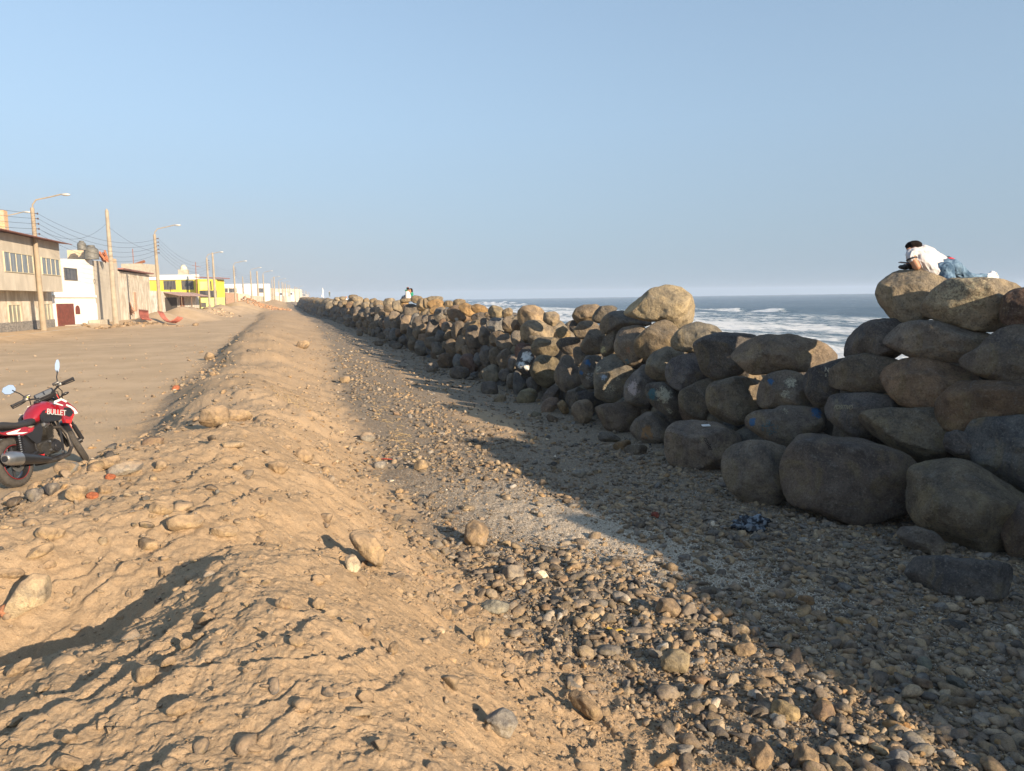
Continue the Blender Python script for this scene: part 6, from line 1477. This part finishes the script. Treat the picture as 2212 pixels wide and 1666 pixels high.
mb.loft(rings); bt(mb, "end_cap", K_STEEL, mf)
mb = MB(); mb.tube([(-.345, -.19, .395), (-.356, -.19, .397)], .038, 12); bt(mb, "outlet", K_BLACK, mf)
mb = MB(); mb.box((.33, -.13, .30), (.10, .03, .035), None, .005); bt(mb, "red_bracket", K_BRED, bike, False)
mb = MB(); mb.tube([(.45, .12, .24), (.40, .24, .05), (.38, .28, -.03)], .013, 7); bt(mb, "side_stand", K_BLACK, bike)
mb = MB(); mb.box((.22, .0, .46), (.30, .16, .26), None, .03); bt(mb, "battery_box", K_BLACK, bike)
mb = MB(); mb.box((-.02, .08, .43), (.42, .03, .05), Matrix.Rotation(.08, 3, 'Y'), .01); bt(mb, "chain_guard", K_BLACK, bike)

# ------------------------------------------------------------------ people
def organic(name, shapes, mat, parent, voxel=0.012, smooth=3, origin=None, wob=0.0, seed=1, sub=3):
    """one continuous skin grown over tapered limbs"""
    mb = MB()
    for sp in shapes:
        if sp[0] == 't':
            pts = [Vector(p) for p in sp[1]]; rs_ = sp[2]
            for i in range(len(pts) - 1):
                mb.tube([pts[i], pts[i + 1]], [rs_[i], rs_[i + 1]], 12)
            for p, r in zip(pts, rs_): mb.ball(p, r * .995, sub=2)
        else:
            mb.ball(sp[1], sp[2], sp[3] if len(sp) > 3 else None, sub=3)
    me = bpy.data.meshes.new(name); mb.bm.to_mesh(me); mb.bm.free(); o = link(name, me)
    m = o.modifiers.new("r", 'REMESH'); m.mode = 'VOXEL'; m.voxel_size = voxel; m.use_smooth_shade = True
    if smooth: m2 = o.modifiers.new("s", 'SMOOTH'); m2.factor = .6; m2.iterations = smooth
    dg = bpy.context.evaluated_depsgraph_get(); me2 = bpy.data.meshes.new_from_object(o.evaluated_get(dg)); bpy.data.objects.remove(o)
    me2.name = name
    n = len(me2.vertices); v = np.zeros(n * 3, np.float32); me2.vertices.foreach_get("co", v); v = v.reshape(-1, 3)
    if wob:
        nr = np.zeros(n * 3, np.float32); me2.vertices.foreach_get("normal", nr); nr = nr.reshape(-1, 3)
        q = v * np.array([1, 1, 1]) * 7 + seed; d = np.abs(fbm3(np.stack([q[:, 0] * 1.0 + q[:, 2] * .6, q[:, 1] * 2.2, q[:, 2] * .7], 1) * 1.5, 3, .55))
        v = v - nr * (d * wob)[:, None]
    if parent is not None: v = v - np.array(parent.location)
    me2.vertices.foreach_set("co", v.astype(np.float32).ravel()); me2.update()
    me2.polygons.foreach_set("use_smooth", np.ones(len(me2.polygons), dtype=bool))
    me2.materials.clear(); me2.materials.append(mat)
    return link(name, me2, parent)
SKIN = flat("skin_tan", (0.40, 0.20, 0.115), .55, var=.08); HAIRM = flat("hair_black", (0.012, 0.009, 0.008), .95, spec=.1, var=.3, scale=50, bumpd=.01, bscale=90); TEE = flat("tee_white", (0.47, 0.465, 0.48), .85, var=.03, bumpd=.004, bscale=30)
def denim():
    t = NT("denim"); co = t.coord(); n = t.noise(co, 9, 5, .65); t.base(t.mix(t.step(n, .40, .66), (0.035, 0.075, 0.13), (0.15, 0.24, 0.34))).set(Normal=t.bump(t.noise(co, 40, 3), .4, .004)); return t.m
DEN = denim()
D1 = placed[1][3]
def q(x, y, dd=0.0, base=None, v='p'):
    px, py = V(v, x, y); return Vector(CP + ray(px, py) * ((base or D1) + dd))
man = empty("person", q(900, 600, .25)); tag(man, 'man in white T-shirt and jeans lying face down on the topmost boulders', 'person')
S_ = D1 * 1.0 / 1540 / 7.035   # metres per pixel of the close view
def m_(px): return px * S_
body = [('b', q(525, 250, .14), (m_(84), m_(88), m_(96))), ('t', [q(548, 285, .14), q(580, 318, .14)], [.052, .05]),
        ('b', q(455, 285, .12), (m_(30), m_(30), m_(24))),
        ('b', q(474, 268, .05), (m_(15), m_(9), m_(22))),
        ('t', [q(500, 360, .0), q(520, 440, -.03), q(588, 548, -.05)], [.050, .046, .040]),
        ('t', [q(588, 548, -.05), q(530, 530, .08), q(478, 508, .17)], [.040, .033, .026]),
        ('b', q(462, 502, .20), (.028, .040, .018)),
        ('t', [q(690, 300, .30), q(640, 420, .40), q(600, 520, .42)], [.050, .045, .038]), ('t', [q(600, 520, .42), q(530, 515, .36), q(480, 505, .28)], [.038, .03, .026]), ('b', q(466, 500, .27), (.028, .036, .018)),
        ('t', [q(640, 380, .14), q(900, 540, .2)], [.07, .08])]
for k in range(5):
    y_o = (.135 + .018 * k) if k < 4 else .15
    body.append(('t', [q(455, 503 - k, y_o), q(438 + 2 * k, 500 - 2 * k, y_o - .005), q(424 + 5 * k, 492 - k, y_o)], [.0095, .0088, .0075]) if k < 4 else ('t', [q(470, 496, y_o), q(455, 484, y_o + .01), q(440, 480, y_o + .01)], [.011, .010, .008]))
organic("body", body, SKIN, man, .0075, 2)
hair = [('b', q(545, 215, .14), (m_(108), m_(112), m_(72))), ('b', q(500, 215, .12), (m_(70), m_(80), m_(58))), ('b', q(590, 222, .15), (m_(60), m_(80), m_(50))), ('b', q(455, 232, .13), (m_(34), m_(60), m_(40))), ('b', q(445, 258, .16), (m_(22), m_(40), m_(26)))]
organic("hair", hair, HAIRM, man, .008, 1, wob=.012, seed=3)
shirt = [('t', [q(545, 352, .02), q(618, 425, .02), q(710, 500, .04), q(790, 575, .06)], [.088, .098, .100, .094]),
         ('t', [q(668, 305, .24), q(750, 355, .25), q(845, 425, .27), q(950, 490, .29)], [.086, .098, .102, .098]),
         ('t', [q(600, 318, .13), q(690, 395, .14), q(790, 470, .16), q(885, 545, .17)], [.085, .108, .110, .105]),
         ('t', [q(790, 575, .06), q(835, 605, .06)], [.094, .085]), ('t', [q(950, 490, .29), q(1010, 530, .30)], [.098, .085]),
         ('t', [q(515, 345, .0), q(500, 385, -.02), q(505, 425, -.03)], [.074, .068, .058]),
         ('t', [q(690, 290, .30), q(670, 350, .36)], [.07, .06]), ('b', q(800, 618, .02), (m_(50), m_(50), m_(40)))]
organic("t_shirt", shirt, TEE, man, .009, 3, wob=.040, seed=8)
c = q(507, 432, -.033); mb = MB(); rings = []
ax = (q(520, 440, -.03) - q(500, 385, -.02)).normalized(); u_ = ax.cross(Vector((0, 0, 1))).normalized(); w2 = ax.cross(u_)
mb.loft([[c + ax * t_ + (u_ * math.cos(a) + w2 * math.sin(a)) * r_ for a in np.linspace(0, 6.283, 18, endpoint=False)] for (t_, r_) in ((-.012, .050), (-.010, .0625), (.006, .0625), (.008, .050))])
bmesh.ops.transform(mb.bm, matrix=Matrix.Translation(-man.location), verts=mb.bm.verts[:]); mb.build("sleeve_trim", K_BLACK, man, True)
jeans = [('b', q(985, 600, .08), (.125, .125, .115)), ('b', q(1110, 560, .24), (.125, .125, .11)), ('t', [q(900, 580, .12), q(1050, 520, .26)], [.095, .09]),
         ('t', [q(960, 630, .10), q(1030, 690, .05), q(1090, 790, -.02), q(1180, 860, -.02)], [.112, .098, .08, .065]),
         ('t', [q(1150, 590, .26), q(1245, 632, .27), q(1345, 688, .28)], [.105, .085, .062]),
         ('t', [q(1345, 688, .28), q(1485, 712, .30), q(1628, 694, .32)], [.060, .054, .044])]
organic("jeans", jeans, DEN, man, .009, 3, wob=.030, seed=4)
SH = [('t', [q(1632, 706, .32), q(1700, 690, .32)], [.043, .045]), ('t', [q(1725, 650, .32), q(1775, 735, .32)], [.036, .040]), ('t', [q(1690, 690, .32), q(1740, 725, .32)], [.04, .036]), ('b', q(1725, 668, .32), (.04, .04, .035))]
shoe = organic("shoe", SH, flat("shoe_white", (0.72, 0.72, 0.72), .6), man, .007, 2)
mb = MB(); mb.tube([q(1745, 628, .32), q(1768, 645, .32), q(1795, 695, .32), q(1815, 752, .32)], [.018, .034, .036, .024], 10, squash=.55); bmesh.ops.transform(mb.bm, matrix=Matrix.Translation(-man.location), verts=mb.bm.verts[:]); mb.build("sole", flat("sole_grey", (0.5, 0.5, 0.5), .7), man, True)
mb = MB(); mb.box((0, 0, 0), (.085, .15, .009), None, .003)
ph = mb.build("phone", flat("phone_blue", (0.05, 0.06, 0.12), .2, spec=.6), None, True); ph.location = q(415, 488, .16); ph.rotation_euler = (rad(8), rad(4), rad(62)); tag(ph, 'flat dark phone held by the lying man', 'phone')
bagm = flat("bag_black", (0.016, 0.016, 0.018), .6, var=.4, bumpd=.01, bscale=20)
bag = organic("jacket", [('b', q(420, 545, .12), (.075, .10, .038)), ('t', [q(450, 540, .12), q(530, 572, .10), q(600, 602, .08), q(690, 640, .06), q(790, 668, .06), q(850, 690, .07)], [.035, .032, .024, .020, .022, .018]), ('t', [q(520, 555, .2), q(700, 620, .25)], [.03, .03])], bagm, None, .009, 1, wob=.03)
tag(bag, 'crumpled black jacket spread on the boulder under the lying man', 'jacket')
bp = empty("backpack", q(1065, 470, .62)); tag(bp, 'dark blue and red backpack standing behind the lying man', 'backpack')
organic("pack_body", [('b', q(1065, 500, .62), (.09, .10, .085)), ('b', q(1100, 510, .62), (.07, .07, .06))], K_BRED, bp, .01, 2)
mb = MB(); mb.tube([q(975, 425, .60), q(1010, 405, .60), q(1065, 402, .60), q(1115, 430, .60), q(1142, 480, .60), q(1142, 520, .60)], [.014, .017, .018, .018, .016, .014], 8); mb.tube([q(985, 430, .6), q(1030, 425, .6), q(1080, 445, .6), q(1110, 480, .6)], .010, 6)
bmesh.ops.transform(mb.bm, matrix=Matrix.Translation(-bp.location), verts=mb.bm.verts[:]); mb.build("strap", flat("strap_navy", (0.025, 0.05, 0.075), .7), bp, True)

# hugging couple on the crest
DC = 46 / math.cos(0) * 1.0
def c_(x, y, dd=0.0): return q(x, y, dd, DC, 'c')
pc = empty("person", c_(1150, 860)); tag(pc, 'person in a pale quilted jacket sitting on the wall, back turned', 'person', 'hugging couple on the sea wall')
organic("body", [('b', c_(1148, 555), (.085, .10, .115)), ('t', [c_(1150, 590), c_(1150, 640)], [.05, .06]), ('t', [c_(1100, 640), c_(1150, 640), c_(1205, 650)], [.07, .08, .07]), ('t', [c_(1150, 660), c_(1150, 840)], [.12, .13])], SKIN, pc, .014, 2)
organic("hair", [('b', c_(1146, 548), (.092, .11, .085)), ('b', c_(1144, 575, -.03), (.085, .07, .06))], HAIRM, pc, .014, 1)
organic("quilted_jacket", [('b', c_(1148 + dx, yy), (rx, .17, .058)) for (dx, yy, rx) in ((-6, 655, .165), (-2, 700, .185), (0, 742, .19), (4, 785, .195), (6, 825, .20), (8, 855, .19))], flat("jacket_pale", (0.74, 0.68, 0.64), .6), pc, .013, 1)
organic("trousers", [('t', [c_(1080, 880), c_(1160, 888), c_(1250, 880)], [.10, .11, .10]), ('t', [c_(1080, 870), c_(1010, 830, -.1), c_(960, 930, -.1)], [.09, .08, .06]), ('t', [c_(1240, 870, .1), c_(1270, 830, .3)], [.08, .07])], flat("trouser_dark", (0.03, 0.03, 0.04), .8), pc, .016, 2)
pd = empty("person", c_(1255, 860, .2)); tag(pd, 'dark-haired person in green hugging the one in the pale quilted jacket', 'person', 'hugging couple on the sea wall')
organic("body", [('b', c_(1225, 600, .05), (.075, .09, .10)), ('t', [c_(1230, 640, .05), c_(1250, 700, .15)], [.05, .07]), ('t', [c_(1230, 655, -.1), c_(1185, 625, -.15), c_(1125, 605, -.14)], [.042, .035, .028]), ('b', c_(1245, 680, -.06), (.035, .03, .035))], SKIN, pd, .013, 2)
organic("hair", [('b', c_(1245, 590, .08), (.11, .11, .10)), ('b', c_(1270, 635, .08), (.075, .09, .11)), ('b', c_(1225, 570, .05), (.07, .09, .05))], HAIRM, pd, .014, 1)
GRN = flat("green_cloth", (0.01, 0.20, 0.12), .8)
organic("green_top", [('t', [c_(1265, 680, .1), c_(1275, 730, .12), c_(1262, 790, .12)], [.085, .10, .085]), ('t', [c_(1260, 680, .05), c_(1240, 720, -.05)], [.06, .05]), ('t', [c_(1070, 612, -.14), c_(1118, 604, -.14)], [.042, .042])], GRN, pd, .014, 2)
organic("jeans", [('t', [c_(1265, 790, .12), c_(1262, 870, .1)], [.08, .09]), ('t', [c_(1060, 790, .15), c_(990, 815, .0), c_(945, 910, -.05), c_(925, 945, -.05)], [.08, .075, .06, .05]), ('t', [c_(1060, 790, .15), c_(1260, 850, .2)], [.08, .08])], DEN, pd, .015, 2)
# far figures on the wall
def standing(name, label, v, x, yf, F, Hm, mats, cap=False, statue=False):
    px, py = V(v, x, yf); p = Vector(atF(px, py, F)); r = empty(name, p); tag(r, label, 'statue' if statue else 'person')
    def a(dx, z, dy=0): return p + Vector((dx, dy, z * Hm))
    sh = [('b', a(0, .93), (.11, .12, .13)), ('t', [a(0, .86), a(0, .82)], [.06, .08]), ('t', [a(-.18, .80), a(.18, .80)], [.08, .08]), ('t', [a(0, .78), a(0, .52)], [.17, .15]), ('t', [a(-.2, .80), a(-.25, .62), a(-.2, .47)], [.06, .05, .04]), ('t', [a(.2, .80), a(.26, .62), a(.2, .47)], [.06, .05, .04]),
          ('t', [a(-.1, .50), a(-.12, .27), a(-.12, .02)], [.11, .08, .06]), ('t', [a(.1, .50), a(.12, .27), a(.12, .02)], [.11, .08, .06])]
    if statue:
        sh = [('b', a(.02, .80), (.16, .16, .18)), ('t', [a(.05, .72), a(.12, .62), a(.05, .45)], [.12, .24, .22]), ('t', [a(.05, .45), a(-.02, .2), a(.02, .0)], [.22, .16, .30]), ('t', [a(.18, .68), a(.0, .85), a(.04, 1.0)], [.09, .08, .06]), ('t', [a(-.05, .35), a(-.30, .12), a(-.45, .02)], [.16, .12, .10])]
        organic("figure", sh, mats[0], r, .04, 2)
    else:
        organic("body", sh[:3], mats[0], r, .03, 1); organic("clothes", sh[2:], mats[1], r, .03, 2)
        if cap: organic("cap", [('b', a(0, .975), (.14, .15, .08))], mats[2], r, .03, 1)
standing("statue", 'white statue with one raised arm at the far end of the wall', 'n', 688, 306, 235, 2.9, [flat("statue_white", (0.80, 0.77, 0.70), .7)], statue=True)
standing("person", 'person with a pale cap standing at the far end of the sea wall', 'n', 787, 306, 240, 1.85, [SKIN, flat("dull_green", (0.10, 0.12, 0.10), .8), K_WHITE], cap=True)
pk = empty("person", q(1030, 360, 0, 100, 'n')); tag(pk, 'small child in a white top crouching among the distant boulders', 'person')
organic("body", [('b', q(1032, 312, 0, 100, 'n'), (.13, .14, .15)), ('t', [q(1030, 325, 0, 100, 'n'), q(1030, 350, 0, 100, 'n')], [.08, .12])], SKIN, pk, .03, 1)
organic("top", [('t', [q(1025, 338, -.05, 100, 'n'), q(1035, 362, -.05, 100, 'n')], [.15, .16])], K_WHITE, pk, .03, 1)
organic("trousers", [('t', [q(1040, 362, -.05, 100, 'n'), q(1048, 374, -.05, 100, 'n')], [.14, .12])], K_BLACK, pk, .03, 1)

# ------------------------------------------------------------------ haze over the shore
mb = MB(); mb.box((700, 600, 8.5), (3100, 3500, 27))
t = NT("haze_air"); t.t.nodes.remove(t.b); vp = t.n('ShaderNodeVolumePrincipled'); vp.inputs['Color'].default_value = (0.66, 0.80, 1.0, 1); vp.inputs['Density'].default_value = 0.0004; vp.inputs['Anisotropy'].default_value = 0.0
t.l(vp.outputs[0], t.out.inputs['Volume'])
hz = mb.build("haze", t.m); tag(hz, kind='stuff')
hz['label'] = 'thin sea haze over the shore'; hz['category'] = 'haze'
scene.cycles.volume_step_rate = 10
